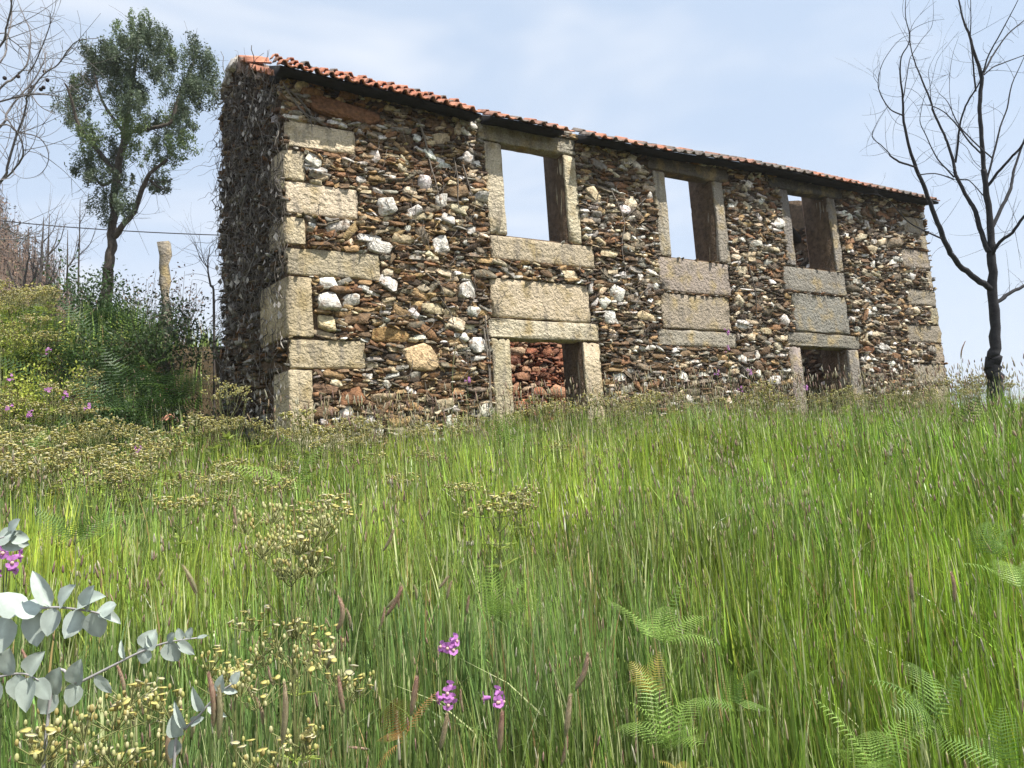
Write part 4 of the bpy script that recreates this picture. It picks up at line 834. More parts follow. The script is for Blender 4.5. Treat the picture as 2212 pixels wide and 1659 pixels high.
# ---- foxtail grasses near the camera, one by one
def ground_under(p): return float(soil(p[0], p[1]))
def aD(L): return [((553 + .25 * a, 1244 + .25 * b), (553 + .25 * c, 1244 + .25 * d_)) for (a, b), (c, d_) in L]
def aB(L): return [((.25 * a, 1244 + .25 * b), (.25 * c, 1244 + .25 * d_)) for (a, b), (c, d_) in L]
def aE(L): return [((1106 + .25 * a, 1244 + .25 * b), (1106 + .25 * c, 1244 + .25 * d_)) for (a, b), (c, d_) in L]
FOX = aD([((710, 180), (700, 480)), ((780, 290), (810, 450)), ((1245, 100), (1235, 280)), ((1230, 175), (1130, 280)), ((1110, 280), (1060, 470)), ((520, 560), (430, 760)), ((540, 560), (560, 770)), ((280, 700), (370, 900)), ((110, 790), (150, 950)), ((245, 930), (228, 1450)), ((715, 880), (760, 1180)), ((630, 820), (640, 980)), ((0, 1060), (60, 1290)), ((540, 1480), (590, 1640)), ((1390, 880), (1340, 1200)), ((1220, 1180), (1240, 1440)), ((1770, 990), (1790, 1180)), ((1650, 1200), (1590, 1500)), ((2130, 1180), (2105, 1520)), ((1370, 90), (1385, 210)), ((1840, 180), (1820, 330)), ((1690, 50), (1650, 200)), ((800, 1480), (980, 1500)), ((700, 570), (600, 820)), ((730, 530), (740, 650)), ((1660, 10), (1580, 110))])
FOX += aB([((190, 640), (265, 850)), ((290, 1120), (272, 1280)), ((1020, 790), (1080, 1030)), ((1085, 1040), (1160, 1300)), ((1800, 850), (1845, 1300)), ((1890, 960), (1890, 1400)), ((1470, 1320), (1470, 1640)), ((1515, 1400), (1500, 1640)), ((1620, 0), (1700, 170)), ((2150, 960), (2200, 1080))])
FOX += aE([((650, 680), (550, 980)), ((505, 1040), (465, 1380)), ((470, 1370), (425, 1640)), ((990, 1150), (1000, 1300))])
FOX += [((505, 1095), (512, 1140)), ((850, 1145), (828, 1190)), ((868, 1270), (835, 1330)), ((395, 1222), (425, 1280)), ((2055, 1238), (2062, 1300)), ((1968, 1240), (1973, 1300)), ((2085, 738), (2076, 775)), ((985, 745), (978, 800))]
_FL = ['pinkish brown', 'tan', 'reddish', 'greenish brown']
rf = np.random.default_rng(111)
for i, (tp_, bs_) in enumerate(FOX):
    pxl = math.hypot(tp_[0] - bs_[0], tp_[1] - bs_[1]); dep = min(2.4, max(1.25, .068 * FPX / max(pxl, 30)))
    if i >= len(FOX) - 2: dep = 5.0
    a_, b_ = at(*tp_, dep), at(*bs_, dep); gx_ = b_ + (b_ - a_) * 1.2; gx_[:2] += rf.normal(0, .03, 2); gz_ = ground_under(gx_)
    rt = tag(empty('foxtail_grass', (gx_[0], gx_[1], gz_)), None, 'grass stem', 'foxtail grasses standing close to the camera'); o_ = np.array(rt.location)
    stem = smooth_path([np.array([gx_[0], gx_[1], gz_ - .02]), np.array([gx_[0], gx_[1], gz_]) * .4 + b_ * .6 + rf.normal(0, .01, 3), b_], sub=5); V, F = tube(stem, np.linspace(.0016, .0012, len(stem)), 5)
    obj('stem', mesh_data('stem', V - o_, F, np.array((.17, .22, .07)), MT['leaf']), rt)
    ax = (a_ - b_); ln = np.linalg.norm(ax); ts = np.linspace(0, 1, 9); bend_ = rf.normal(0, .06) * ln * CR
    ctr = np.array([b_ + ax * t + bend_ * math.sin(math.pi * t) for t in ts]); R = .0042 * (1.15 if dep < 1.6 else 1) * np.array([.45, .8, 1, 1, 1, .95, .85, .65, .3]); V, F = tube(ctr, R, 9)
    cc = np.array([(.52, .36, .27), (.54, .43, .29), (.50, .31, .24), (.44, .39, .23)][i % 4]); tcol = np.repeat(np.linspace(0, 1, 9), 9)[:, None]; C = (np.array((.25, .25, .13)) * (1 - tcol) + cc * tcol) * rf.uniform(.8, 1.2, (81, 1))
    hd = MB(); hd.add(V, F, C)
    # bristly spikelets that roughen the outline
    n = 420; tt = rf.uniform(.02, .99, n); pa = np.stack([np.interp(tt, ts, ctr[:, k]) for k in range(3)], -1); an = rf.normal(0, 1, (n, 3)); axn = ax / ln; an -= (an @ axn)[:, None] * axn; an /= np.linalg.norm(an, axis=1)[:, None]; rr_ = np.interp(tt, ts, R)
    p0 = pa + an * rr_[:, None] * .8; p1 = p0 + an * rf.uniform(.0008, .0030, (n, 1)) + axn * rf.uniform(.004, .009, (n, 1)); sd_ = np.cross(an, axn) * .0007
    V = np.stack([p0 - sd_, p0 + sd_, p1], 1).reshape(-1, 3); hd.add(V, [[3 * k, 3 * k + 1, 3 * k + 2] for k in range(n)], np.repeat(cc * rf.uniform(.8, 1.4, (n, 1)), 3, axis=0))
    obj('seed_head', hd.data('seed_head', MT['leaf'], o_, True), rt)
    tilt_ = 'leaning right' if tp_[0] - bs_[0] > 15 else 'leaning left' if tp_[0] - bs_[0] < -15 else 'upright'
    side_ = 'far left' if tp_[0] < 330 else 'left' if tp_[0] < 640 else 'centre left' if tp_[0] < 900 else 'centre' if tp_[0] < 1250 else 'right'
    hgt_ = 'bottom edge' if tp_[1] > 1540 else 'lower' if tp_[1] > 1400 else 'middle' if tp_[1] > 1200 else 'upper'
    rt['label'] = f'{_FL[i % 4]} foxtail grass head {tilt_} in the {hgt_} {side_} of the meadow'

# ---- pale yellow flowering plants
def flower_plant(seed, h, spread, nbr, nbud, detail, lean=(0, 0)):
    """branched stem with flat-topped clusters of buds and open cream heads; returns dict of mesh builders (plant base at origin)"""
    r = np.random.default_rng(seed); st, bud, op, lf = MB(), MB(), [], MB()
    K = 5 if detail else 3
    top = np.array([lean[0] * h, lean[1] * h, h]); main = smooth_path([(0, 0, -.05), top * .5 + r.normal(0, .012, 3), top * .93], sub=4); V, F = tube(main, np.linspace(.0040, .0022, len(main)) * (1 if detail else 1.3), K); sc_ = np.array((.22, .23, .09)); st.add(V, F, sc_)
    for b_ in range(nbr):
        t = .52 + .45 * (b_ + .5) / nbr; p = main[int(t * (len(main) - 1))]; an = b_ * 2.4 + r.normal(0, .3); dv = np.array([math.cos(an), math.sin(an), 0]); rad_ = spread * r.uniform(.35, 1.05); end = top * .95 + dv * rad_ + Z * r.uniform(-.16, .06) * h * .6
        if end[2] < p[2] + .02: end[2] = p[2] + .04
        q = smooth_path([p, p * .5 + end * .5 + dv * rad_ * .18 - Z * .01, end], sub=3); V, F = tube(q, np.linspace(.0016, .001, len(q)) * (1 if detail else 1.6), K); st.add(V, F, sc_ * 1.2)
        m = int(nbud * (1.5 if detail else 1)) + r.integers(-2, 3)
        for k in range(m):
            off = np.array([*r.normal(0, .022, 2), r.uniform(-.018, .022)]) * (1 if detail else 1.3); c = end + off
            if detail:
                V, F = tube([end - Z * .03 + off * .2, c - Z * .006], [.0012, .001], 3, False); st.add(V, F, sc_ * 1.5)
            R = r.uniform(.0038, .0056) * (1 if detail else 1.25); cl = np.array([(.46, .45, .15), (.50, .50, .22), (.46, .38, .14), (.6, .56, .30)][r.integers(4)])
            V, F = blob(c, R * (.72 if detail else 1), 6 if detail else 4, 4 if detail else 3, 1.75); bud.add(V, F, cl)
            z_ = r.random()
            if z_ < (.4 if detail else .72):
                op.append((c + Z * R * 1.1, R))
        if True:
            for k in range(3 if detail else 5):
                tt = r.uniform(.1, .75); p_ = main[int(tt * (len(main) - 1))]; an = r.uniform(0, 6.28); d1 = np.array([math.cos(an), math.sin(an), r.uniform(.1, .7)]); sd = np.cross(d1, Z); sd /= np.linalg.norm(sd); L_ = r.uniform(.04, .08) * (1 if detail else 1.6); W_ = L_ * (.09 if detail else .16)
                V = [p_, p_ + d1 * L_ * .5 + sd * W_ , p_ + d1 * L_ - Z * .01, p_ + d1 * L_ * .5 - sd * W_]; lf.add(V, [[0, 1, 2], [0, 2, 3]], np.array((.34, .42, .09)) * r.uniform(.8, 1.2))
    return st, bud, op, lf
def open_heads(op, r, detail):
    b_ = MB()
    for c, R in op: head(b_, c, R * r.uniform(.9, 1.35), r, detail)
    return b_
def head(b_, c, R, r, detail):
    k = 9 if detail else 5; t = r.normal(0, .25, 2); nn = np.array([t[0], t[1], 1.]); nn /= np.linalg.norm(nn); A = np.cross(nn, [.3, .9, .1]); A /= np.linalg.norm(A); B = np.cross(nn, A); rr_ = R * (1.75 if detail else 2.0)
    V = [c - nn * R * .4] + [c + nn * R * .35 * (1 if j % 2 else .6) + (A * math.cos(2 * math.pi * j / k) + B * math.sin(2 * math.pi * j / k)) * rr_ for j in range(k)] + [c + nn * R * .25]
    F = [[0, 1 + (j + 1) % k, 1 + j] for j in range(k)] + [[k + 1, 1 + j, 1 + (j + 1) % k] for j in range(k)]
    cl = np.array((.80, .74, .27)) if r.random() < .6 else np.array((.80, .77, .58)); C = np.tile(cl, (k + 2, 1)); C[-1] = (.72, .60, .18); C[0] = (.34, .3, .14); b_.add(V, F, C)
# far and middle ones: a handful of plants, copied
FVAR = []
for i in range(6):
    st, bud, op, lf = flower_plant(200 + i, .8, .14, 11, 9, False); rr_ = np.random.default_rng(220 + i)
    FVAR.append((st.data('stem', MT['leaf']), bud.data('buds', MT['leaf'], smooth=True), open_heads(op, rr_, False).data('flower_heads', MT['petal']), lf.data('leaves', MT['leaf'])))
rp = np.random.default_rng(131)
def far_plant(x, y, s, label, group, v=None):
    v = rp.integers(6) if v is None else v; e = empty('flowering_plant', (x, y, float(soil(x, y)))); s = s * rp.uniform(.85, 1.15); e.scale = (s * 1.15, s * 1.15, s); e.rotation_euler = (rp.normal(0, .07), rp.normal(0, .07), rp.uniform(0, 6.28)); tag(e, label, 'wild flower', group)
    for nm, md in zip(('stem', 'buds', 'flower_heads', 'leaves'), FVAR[v]):
        if md: tag(obj(nm, md, e), kind=None if nm == 'stem' else 'stuff')
def zone(x, y):
    if y > 11.5: return 'yellow flowering plant high on the left bank towards the saplings', 'yellow flowers high on the left bank'
    if y > 8.6: return 'cream and yellow flowering plant in the dense drift halfway up the left slope', 'yellow flowers on the left slope'
    return 'cream flowering plant in the near front of the drift at left', 'cream flowers in front of the left drift'
n = 0
while n < 150:                                         # the flowery slope left of the ruin
    x, y = rp.uniform(-11.5, -2.2), rp.uniform(6.4, 16)
    if abs(x) > .72 * y + .3 or in_house(x, y, .5): continue
    u, w = facade_uw(x, y); e_ = (x - P0[0]) * GN[0] + (y - P0[1]) * GN[1]
    if w > .7 and e_ < 1.9: continue
    if vnoise(x, y, 1.4, 51) < -.35: continue
    if x > -3.4 and y < 8.5 and rp.random() < .6: continue
    far_plant(x, y, rp.uniform(1.05, 1.42), *zone(x, y)); n += 1
n = 0
while n < 105:                                          # along the wall foot
    u, w = rp.uniform(-.6, 15.5), -abs(rp.normal(.1, .9)) - .2
    p = P0 + D * u - N * w
    if vnoise(p[0], p[1], 1.1, 52) < -.2 and rp.random() < .7: continue
    zl = 'before the left corner blocks' if u < 2.6 else 'before the first doorway' if u < 5.8 else 'below the second window' if u < 9.2 else 'before the right doorway' if u < 12.6 else 'before the right corner blocks'
    far_plant(p[0], p[1], rp.uniform(.95, 1.2) + .35 * float(sstep(2, 4, u)) * rp.random(), f'pale flowering plant at the wall foot {zl}', f'pale flowers {zl}'); n += 1
n = 0
while n < 16:                                           # scattered in the open meadow, mostly left of the middle
    rr_ = rp.uniform(4.2, 8.8); a_ = rp.normal(-.28, .2); x, y = rr_ * math.sin(a_), rr_ * math.cos(a_)
    if in_house(x, y, .4) or abs(a_) > .62: continue
    zl = ('near the camera left of the middle' if a_ < -.05 else 'near the camera right of the middle') if rr_ < 5 else ('halfway to the ruin left of the middle' if a_ < -.05 else 'halfway to the ruin right of the middle')
    far_plant(x, y, rp.uniform(.8, 1.12), f'pale flowering plant in open grass {zl}', f'scattered flowers {zl}'); n += 1
# close ones, each with its own build
NEAR = [(625, 1075, 1.95, .12, 16, 13, 'tall branched plant with cream flower heads, tallest of the near flowers at left'), (600, 1320, 1.9, .10, 9, 9, 'bushy cream-flowered plant just below the tallest near flower'), (505, 1395, 1.75, .075, 8, 10, 'dense olive-budded flower cluster left of the tall near flower'), (735, 1375, 1.7, .05, 5, 8, 'small neat flower cluster right of the tall near flower'), (150, 1530, 1.3, .075, 9, 12, 'brown-budded flower cluster under the silvery leaves at bottom left'), (295, 1465, 1.45, .06, 7, 8, 'cream bud cluster behind the foxtails beside the silvery branch'), (620, 1560, 1.45, .07, 7, 7, 'low cream flower cluster near the bottom edge left of centre'), (355, 1470, 1.6, .04, 4, 6, 'small loose bud cluster right of the silvery branch tip'), (490, 815, 8.2, .3, 16, 13, 'broad flat-topped yellow flower plant standing against the dark hollow')]
for i, (px_, py_, dep, spd, nb, nbu, lab) in enumerate(NEAR):
    tp_ = at(px_, py_, dep); gz_ = ground_under(tp_); h = tp_[2] - gz_; rr_ = np.random.default_rng(300 + i); far = dep > 5
    st, bud, op, lf = flower_plant(310 + i, h, spd, nb, nbu, not far); e = tag(empty('flowering_plant', (tp_[0], tp_[1], gz_)), lab, 'wild flower', 'yellow flowers close to the camera' if not far else None)
    obj('stem', st.data('stem', MT['leaf']), e); tag(obj('buds', bud.data('buds', MT['leaf'], smooth=True), e), kind='stuff'); tag(obj('leaves', lf.data('leaves', MT['leaf']), e), kind='stuff')
    if far: tag(obj('flower_heads', open_heads(op, rr_, False).data('flower_heads', MT['petal']), e), kind='stuff')
    else:
        for c, R in op[:26]: b_ = MB(); head(b_, c, R * rr_.uniform(.9, 1.3), rr_, True); obj('flower_head', b_.data('flower_head', MT['petal']), e)

# ---- bracken
def frond(ln, r, col, droop=.5, wid=.34):
    """one bracken frond along +x, rising, with paired toothed pinnae"""
    b_ = MB(); m = 20; t = np.linspace(0, 1, m); ax = np.stack([ln * t * (.55 + .25 * t), 0 * t, ln * (t * .95 - droop * t ** 2.2 * .75)], -1); V, F = tube(ax, np.linspace(.0028, .0008, m) * ln * 1.6, 4, False); b_.add(V, F, np.array(col) * .9)
    for i in range(3, m - 1):
        tt = t[i]; L_ = ln * wid * (1 - ((tt - .32) / .72) ** 2 if tt > .32 else .6 + tt) * r.uniform(.9, 1.05); L_ = max(L_, .01); tang = ax[min(i + 1, m - 1)] - ax[i - 1]; tang /= np.linalg.norm(tang)
        nrm = np.cross(tang, [0, 1., 0]); 
        for s in (-1, 1):
            dv = np.array([0, s, 0]) + tang * .38; dv /= np.linalg.norm(dv); k = 14; Vv = []; C = []
            bw = ln * .0185 * (1.1 - .5 * tt)
            for j in range(k + 1):
                q = j / k; c = ax[i] + dv * L_ * q - np.abs(nrm) * np.array([0, 0, 1]) * L_ * .18 * q * q; tooth = bw * (1 - q * .85) * (1.0 if j % 2 else .32)
                Vv += [c + tang * tooth, c - tang * tooth]
            b_.add(Vv, [[2 * j, 2 * j + 1, 2 * j + 3, 2 * j + 2] for j in range(k)], np.array(col) * r.uniform(.85, 1.15))
    return b_
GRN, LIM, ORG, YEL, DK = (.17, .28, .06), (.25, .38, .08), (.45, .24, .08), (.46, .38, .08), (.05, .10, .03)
FD = {}
for nm, c in (('g', GRN), ('l', LIM), ('o', ORG), ('y', YEL), ('d', DK)): FD[nm] = [frond(1., np.random.default_rng(400 + k), c, .35 + .2 * k, .30 + .04 * k).data('frond', MT['leaf']) for k in range(3)]
FERN = [(1060, 1245, 2.6, .25, 'l', 6, 'bright green bracken fern in the centre of the meadow'), (1415, 1290, 2.35, .25, 'l', 7, 'tall pale green bracken with upright fronds right of centre'), (1440, 1510, 1.7, .19, 'l', 8, 'lush lime bracken at the bottom right of centre'), (2000, 1440, 1.85, .24, 'g', 7, 'bracken with a tall pointed frond at lower right'), (1880, 1560, 1.65, .2, 'l', 6, 'low lime bracken at the bottom edge, lower right'), (2140, 1110, 3.1, .32, 'g', 6, 'spreading green bracken at the right edge, higher of two'), (2190, 1180, 2.7, .28, 'l', 5, 'bright bracken at the right edge just below the spreading one'), (165, 1080, 3.6, .34, 'g', 6, 'green bracken in the grass at far left'), (868, 1500, 1.65, .16, 'o', 4, 'dead orange bracken among the foxtails at bottom centre'), (1400, 1440, 2.0, .13, 'y', 4, 'yellowing bracken between the two pale green ferns'), (2160, 1530, 1.6, .22, 'g', 5, 'bracken arching in at the lower right edge'), (1590, 1430, 2.1, .22, 'g', 4, 'small bracken right of the tall pale green one'), (1470, 1620, 1.4, .10, 'y', 3, 'small yellow bracken tip at the bottom edge'), (60, 950, 7.5, .6, 'g', 6, 'bracken clump among the left slope flowers'), (1090, 890, 9.5, .6, 'l', 6, 'bracken clump in the grass before the first doorway'), (640, 960, 7.5, .6, 'l', 8, 'bright lime bracken clump below the left corner of the ruin'), (1850, 900, 12., .7, 'g', 6, 'bracken clump in the grass before the right doorway'), (1900, 930, 10., .7, 'd', 7, 'dark green clump in the grass below the right corner'), (2050, 900, 11., .8, 'd', 7, 'dark bracken clump at the foot of the burnt tree')]
def fern(x, y, z, size, kd, nf, lab, seed, grp=None):
    r_ = np.random.default_rng(seed); e = tag(empty('fern', (x, y, z)), lab, 'fern', grp); a0 = r_.uniform(0, 6.28)
    for k in range(nf):
        o_ = obj('frond', FD[kd][r_.integers(3)], e); s = size * r_.uniform(.75, 1.15); o_.scale = (s, s, s * r_.uniform(.9, 1.2)); o_.rotation_euler = (r_.normal(0, .35), r_.normal(-.1, .4), a0 + k * 2.4 + r_.normal(0, .4))
    return e
for i, (px_, py_, dep, size, kd, nf, lab) in enumerate(FERN):
    size = size * (.8 if dep < 4 else 1)
    c = at(px_, py_, dep); gz_ = ground_under(c); z = max(gz_, c[2] - size * .75)
    e = fern(c[0], c[1], z, size, kd, nf, lab, 500 + i)
    if z > gz_ + .02: V, F = tube([(0, 0, gz_ - z - .02), (.01, 0, (gz_ - z) / 2), (0, 0, .02)], [.004, .0035, .003], 4); obj('stalk', mesh_data('stalk', V, F, np.array((.14, .16, .05)), MT['leaf']), e)
rb = np.random.default_rng(520); k = 0
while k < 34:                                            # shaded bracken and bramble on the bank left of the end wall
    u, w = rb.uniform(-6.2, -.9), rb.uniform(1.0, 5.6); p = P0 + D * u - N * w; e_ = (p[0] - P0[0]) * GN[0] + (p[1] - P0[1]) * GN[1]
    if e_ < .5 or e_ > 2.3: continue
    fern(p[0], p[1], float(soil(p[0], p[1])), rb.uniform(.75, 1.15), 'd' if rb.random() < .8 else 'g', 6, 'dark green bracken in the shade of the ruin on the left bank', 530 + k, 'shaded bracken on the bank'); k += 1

# ---- leafy and twiggy scrub on the bank
def bush(px_, py_, dep, rx, rz, n, col, size, lab, seed, stems=14, name='bush', cat='bush'):
    r_ = np.random.default_rng(seed); c = at(px_, py_, dep); gz_ = ground_under(c); e = tag(empty(name, (c[0], c[1], gz_)), lab, cat); b_ = MB(); tips = []
    for k in range(stems):
        t = np.array([r_.normal(0, rx * .5), r_.normal(0, rx * .5), rz * r_.uniform(.6, 1.05)]); q = smooth_path([(r_.normal(0, rx * .2), r_.normal(0, rx * .2), -.05), t * .5 + r_.normal(0, .05, 3), t], sub=3); b_.add(*tube(q, np.linspace(.007, .003, len(q)), 4, False), np.array((.12, .095, .075))); tips += list(q[2:])
    obj('stems', b_.data('stems', MT['bark']), e); tips = np.array(tips)
    if n:
        cen = tips[r_.integers(0, len(tips), n)] + r_.normal(0, size * 1.6, (n, 3)); V, F, C = leaves(cen, size, r_, .5, .2, np.array(col) * r_.uniform(.6, 1.35, (n, 1))); tag(obj('foliage', mesh_data('foliage', V, F, C, MT['leaf']), e), kind='stuff')
bush(375, 660, 16, .9, 1.0, 700, (.035, .05, .025), .10, 'dark leafy shrub at the foot of the stone post', 601)
bush(320, 640, 17, 1.0, 1.6, 420, (.17, .12, .09), .07, 'brown half-dead shrub left of the stone post', 602, 26)
bush(400, 640, 16.6, .7, 1.6, 420, (.15, .11, .09), .07, 'brown twiggy shrub right of the stone post', 603, 22)
bush(250, 690, 14.5, 1.3, 1.2, 2400, (.045, .085, .02), .08, 'dense dark green bramble at the tree foot on the bank', 604, 24)
bush(340, 740, 13.2, 1.2, .9, 2080, (.045, .08, .022), .075, 'shaded bramble on the slope below the stone post', 605, 24)
bush(200, 790, 12.5, 1.1, .9, 1760, (.05, .095, .02), .075, 'green bramble at the lower left edge of the shaded bank', 606, 20)
bush(410, 720, 13.4, 1.1, 1.1, 1300, (.05, .06, .028), .075, 'dark brownish bramble against the slumped earth by the end wall', 609, 26)
bush(300, 810, 11.8, 1.1, .8, 1200, (.05, .09, .022), .07, 'dark bramble at the foot of the bank before the end wall', 610, 22)
bush(40, 810, 11.5, 1.2, .9, 2600, (.42, .47, .08), .055, 'bright yellow-green leafy bush at the left edge of the slope', 611, 26)
bush(110, 770, 12.5, 1.1, .8, 2200, (.40, .44, .09), .055, 'yellow-green bush beside the shaded bank, right of the left edge one', 612, 24)
bush(15, 870, 9.5, .9, .8, 1700, (.42, .46, .12), .05, 'low yellowish bush at the left edge below the bright one', 613, 22)
bush(165, 650, 17.5, .8, .9, 300, (.42, .36, .10), .06, 'yellow-flowering broom bush on top of the left bank', 607, 20)
bush(20, 700, 16.5, .9, .6, 300, (.40, .36, .12), .06, 'yellow broom at the far left edge of the bank', 608, 20)

# ---- rubble and broken tiles on the slumped earth by the end wall
rq = np.random.default_rng(640)
for k in range(26):
    w = rq.uniform(1.4, 4.4); e_ = rq.uniform(.05, 1.5); p = P0 + G * w + GN * e_; z = float(soil(p[0], p[1]))
    if k < 8:
        o_ = obj('fallen_tile', TM[int(rq.integers(0, 3))]); o_.location = (p[0], p[1], z + .06); o_.rotation_euler = (rq.normal(0, .5), rq.normal(0, .5), rq.uniform(0, 6.28)); tag(o_, 'broken orange roof tile lying on the slumped earth by the end wall', 'roof tile', 'fallen tiles by the end wall')
    else:
        s = rq.uniform(.07, .2); V, F = blob(np.zeros(3), s, 6, 4, .7); V = V * rq.uniform(.75, 1.25, V.shape); o_ = obj('fallen_stone', mesh_data('fallen_stone', V, F, np.array([(.2, .1, .06), (.28, .2, .14), (.16, .12, .09)][k % 3]), MT['stone'])); o_.location = (p[0], p[1], z + s * .2); tag(o_, 'brown stone fallen on the slumped earth by the end wall', 'stone', 'fallen stones by the end wall')

# ---- purple snapdragons
def snap_flower(r, s):
    """two-lipped blossom: throat tube, two upper and three lower lobes, pale palate"""
    b_ = MB(); th = np.linspace(0, 2 * math.pi, 9)[:-1]; pr = np.array((.46, .19, .47)); Vv = []; 
    for x, R in ((0, .20), (.5, .30), (.95, .34)): Vv += [(x * s, R * s * math.cos(t), R * s * math.sin(t)) for t in th]
    b_.add(Vv, [[i * 8 + j, i * 8 + (j + 1) % 8, (i + 1) * 8 + (j + 1) % 8, (i + 1) * 8 + j] for i in range(2) for j in range(8)], pr * 1.15)
    for ang, L_, up in ((65, .75, .5), (115, .75, .5), (-90, .62, -.5), (-35, .62, -.35), (-145, .62, -.35)):
        a_ = rad(ang); d1 = np.array([.25, math.cos(a_), math.sin(a_)]); d1 /= np.linalg.norm(d1); sd = np.cross(d1, [1, 0, 0]); o_ = np.array([.9, 0, 0]) + d1 * .22; Vv = [o_]
        for q in np.linspace(-1, 1, 7): Vv.append(o_ + d1 * L_ * (1 - .38 * q * q) + sd * q * .42 + np.array([-.16 * (1 - abs(q)), 0, 0]))
        b_.add(np.array(Vv) * s, [[0, i, i + 1] for i in range(1, 7)], pr * r.uniform(.85, 1.3) + np.array((.06, .02, .06)))
    V, F = blob(np.array([1.05, 0, -.06]) * s, .25 * s, 7, 5); b_.add(V, F, np.array((.72, .50, .45)))
    return b_
SNM = [snap_flower(np.random.default_rng(700 + k), .0155).data('blossom', MT['petal']) for k in range(3)]
SNMF = [snap_flower(np.random.default_rng(710), .024).data('blossom', MT['petal'])]
SN = [(970, 1400, 1.75, 7, 'purple snapdragon, highest of three in the lower centre'), (966, 1508, 1.7, 6, 'purple snapdragon directly below the highest one in the lower centre'), (1066, 1510, 1.65, 5, 'purple snapdragon right of the pair in the lower centre'), (18, 1200, 1.5, 5, 'purple snapdragon beside the silvery leaves at the left edge'), (8, 1240, 1.5, 3, 'small purple snapdragon at the left edge under another'), (1010, 823, 9.2, 5, 'purple flower against the wall left of the first doorway'), (1570, 715, 11.5, 5, 'tall purple flower before the granite block under the second window'), (1571, 755, 11.5, 4, 'purple flower just below the tall one under the second window'), (1548, 808, 11., 4, 'reddish purple thistle-like flower before the wall'), (1620, 803, 11., 4, 'purple flower right of the reddish one before the wall'), (1598, 840, 11., 3, 'low purple flower between two others before the wall'), (1740, 835, 12, 4, 'pink flower at the left jamb of the right doorway'), (140, 852, 9, 5, 'pink flower on the left slope, upper pair right'), (104, 843, 9, 4, 'pink flower on the left slope, upper pair left'), (105, 757, 11, 4, 'pink flower highest on the left slope'), (20, 880, 8.5, 5, 'pink flower at the left edge of the slope'), (63, 890, 8.5, 4, 'pink flower second from the left edge of the slope'), (190, 880, 8.5, 4, 'pink flower right of the others on the slope'), (300, 970, 7.5, 4, 'pink flower in the grass below the slope'), (22, 815, 10, 4, 'pink flower high at the left edge of the slope')]
for i, (px_, py_, dep, nf, lab) in enumerate(SN):
    r_ = np.random.default_rng(720 + i); tp_ = at(px_, py_, dep); gz_ = ground_under(tp_); H_ = tp_[2] - gz_; e = tag(empty('snapdragon', (tp_[0], tp_[1], gz_)), lab, 'wild flower', 'purple snapdragons')
    far = dep > 4; q = smooth_path([(r_.normal(0, .04), r_.normal(0, .04), -.03), (r_.normal(0, .02), r_.normal(0, .02), H_ * .5), (0, 0, H_ + (.02 if not far else .04))], sub=5); V, F = tube(q, np.linspace(.002, .0012, len(q)) * (2 if far else 1), 4); obj('stem', mesh_data('stem', V, F, np.array((.12, .16, .06)), MT['leaf']), e)
    for k in range(nf):
        o_ = obj('blossom', SNMF[0] if far else SNM[k % 3], e); a_ = k * 2.2 + r_.normal(0, .4) - 1.3; z = H_ + (r_.uniform(-.016, .016) if not far else r_.uniform(-.05, .04)); R = .006 if not far else .012; o_.location = (R * math.cos(a_), R * math.sin(a_), z); o_.rotation_euler = (0, r_.normal(-.1, .2), a_)
    b_ = MB()
    for k in range(9):
        zz = H_ * r_.uniform(.3, .95); a_ = r_.uniform(0, 6.28); d1 = np.array([math.cos(a_), math.sin(a_), .6]); sd = np.array([-d1[1], d1[0], 0]); L_ = .03 if not far else .06; c = np.array([0, 0, zz]); b_.add([c, c + d1 * L_ * .5 + sd * L_ * .08, c + d1 * L_, c + d1 * L_ * .5 - sd * L_ * .08], [[0, 1, 2], [0, 2, 3]], np.array((.12, .17, .06)))
    obj('leaves', b_.data('leaves', MT['leaf']), e)

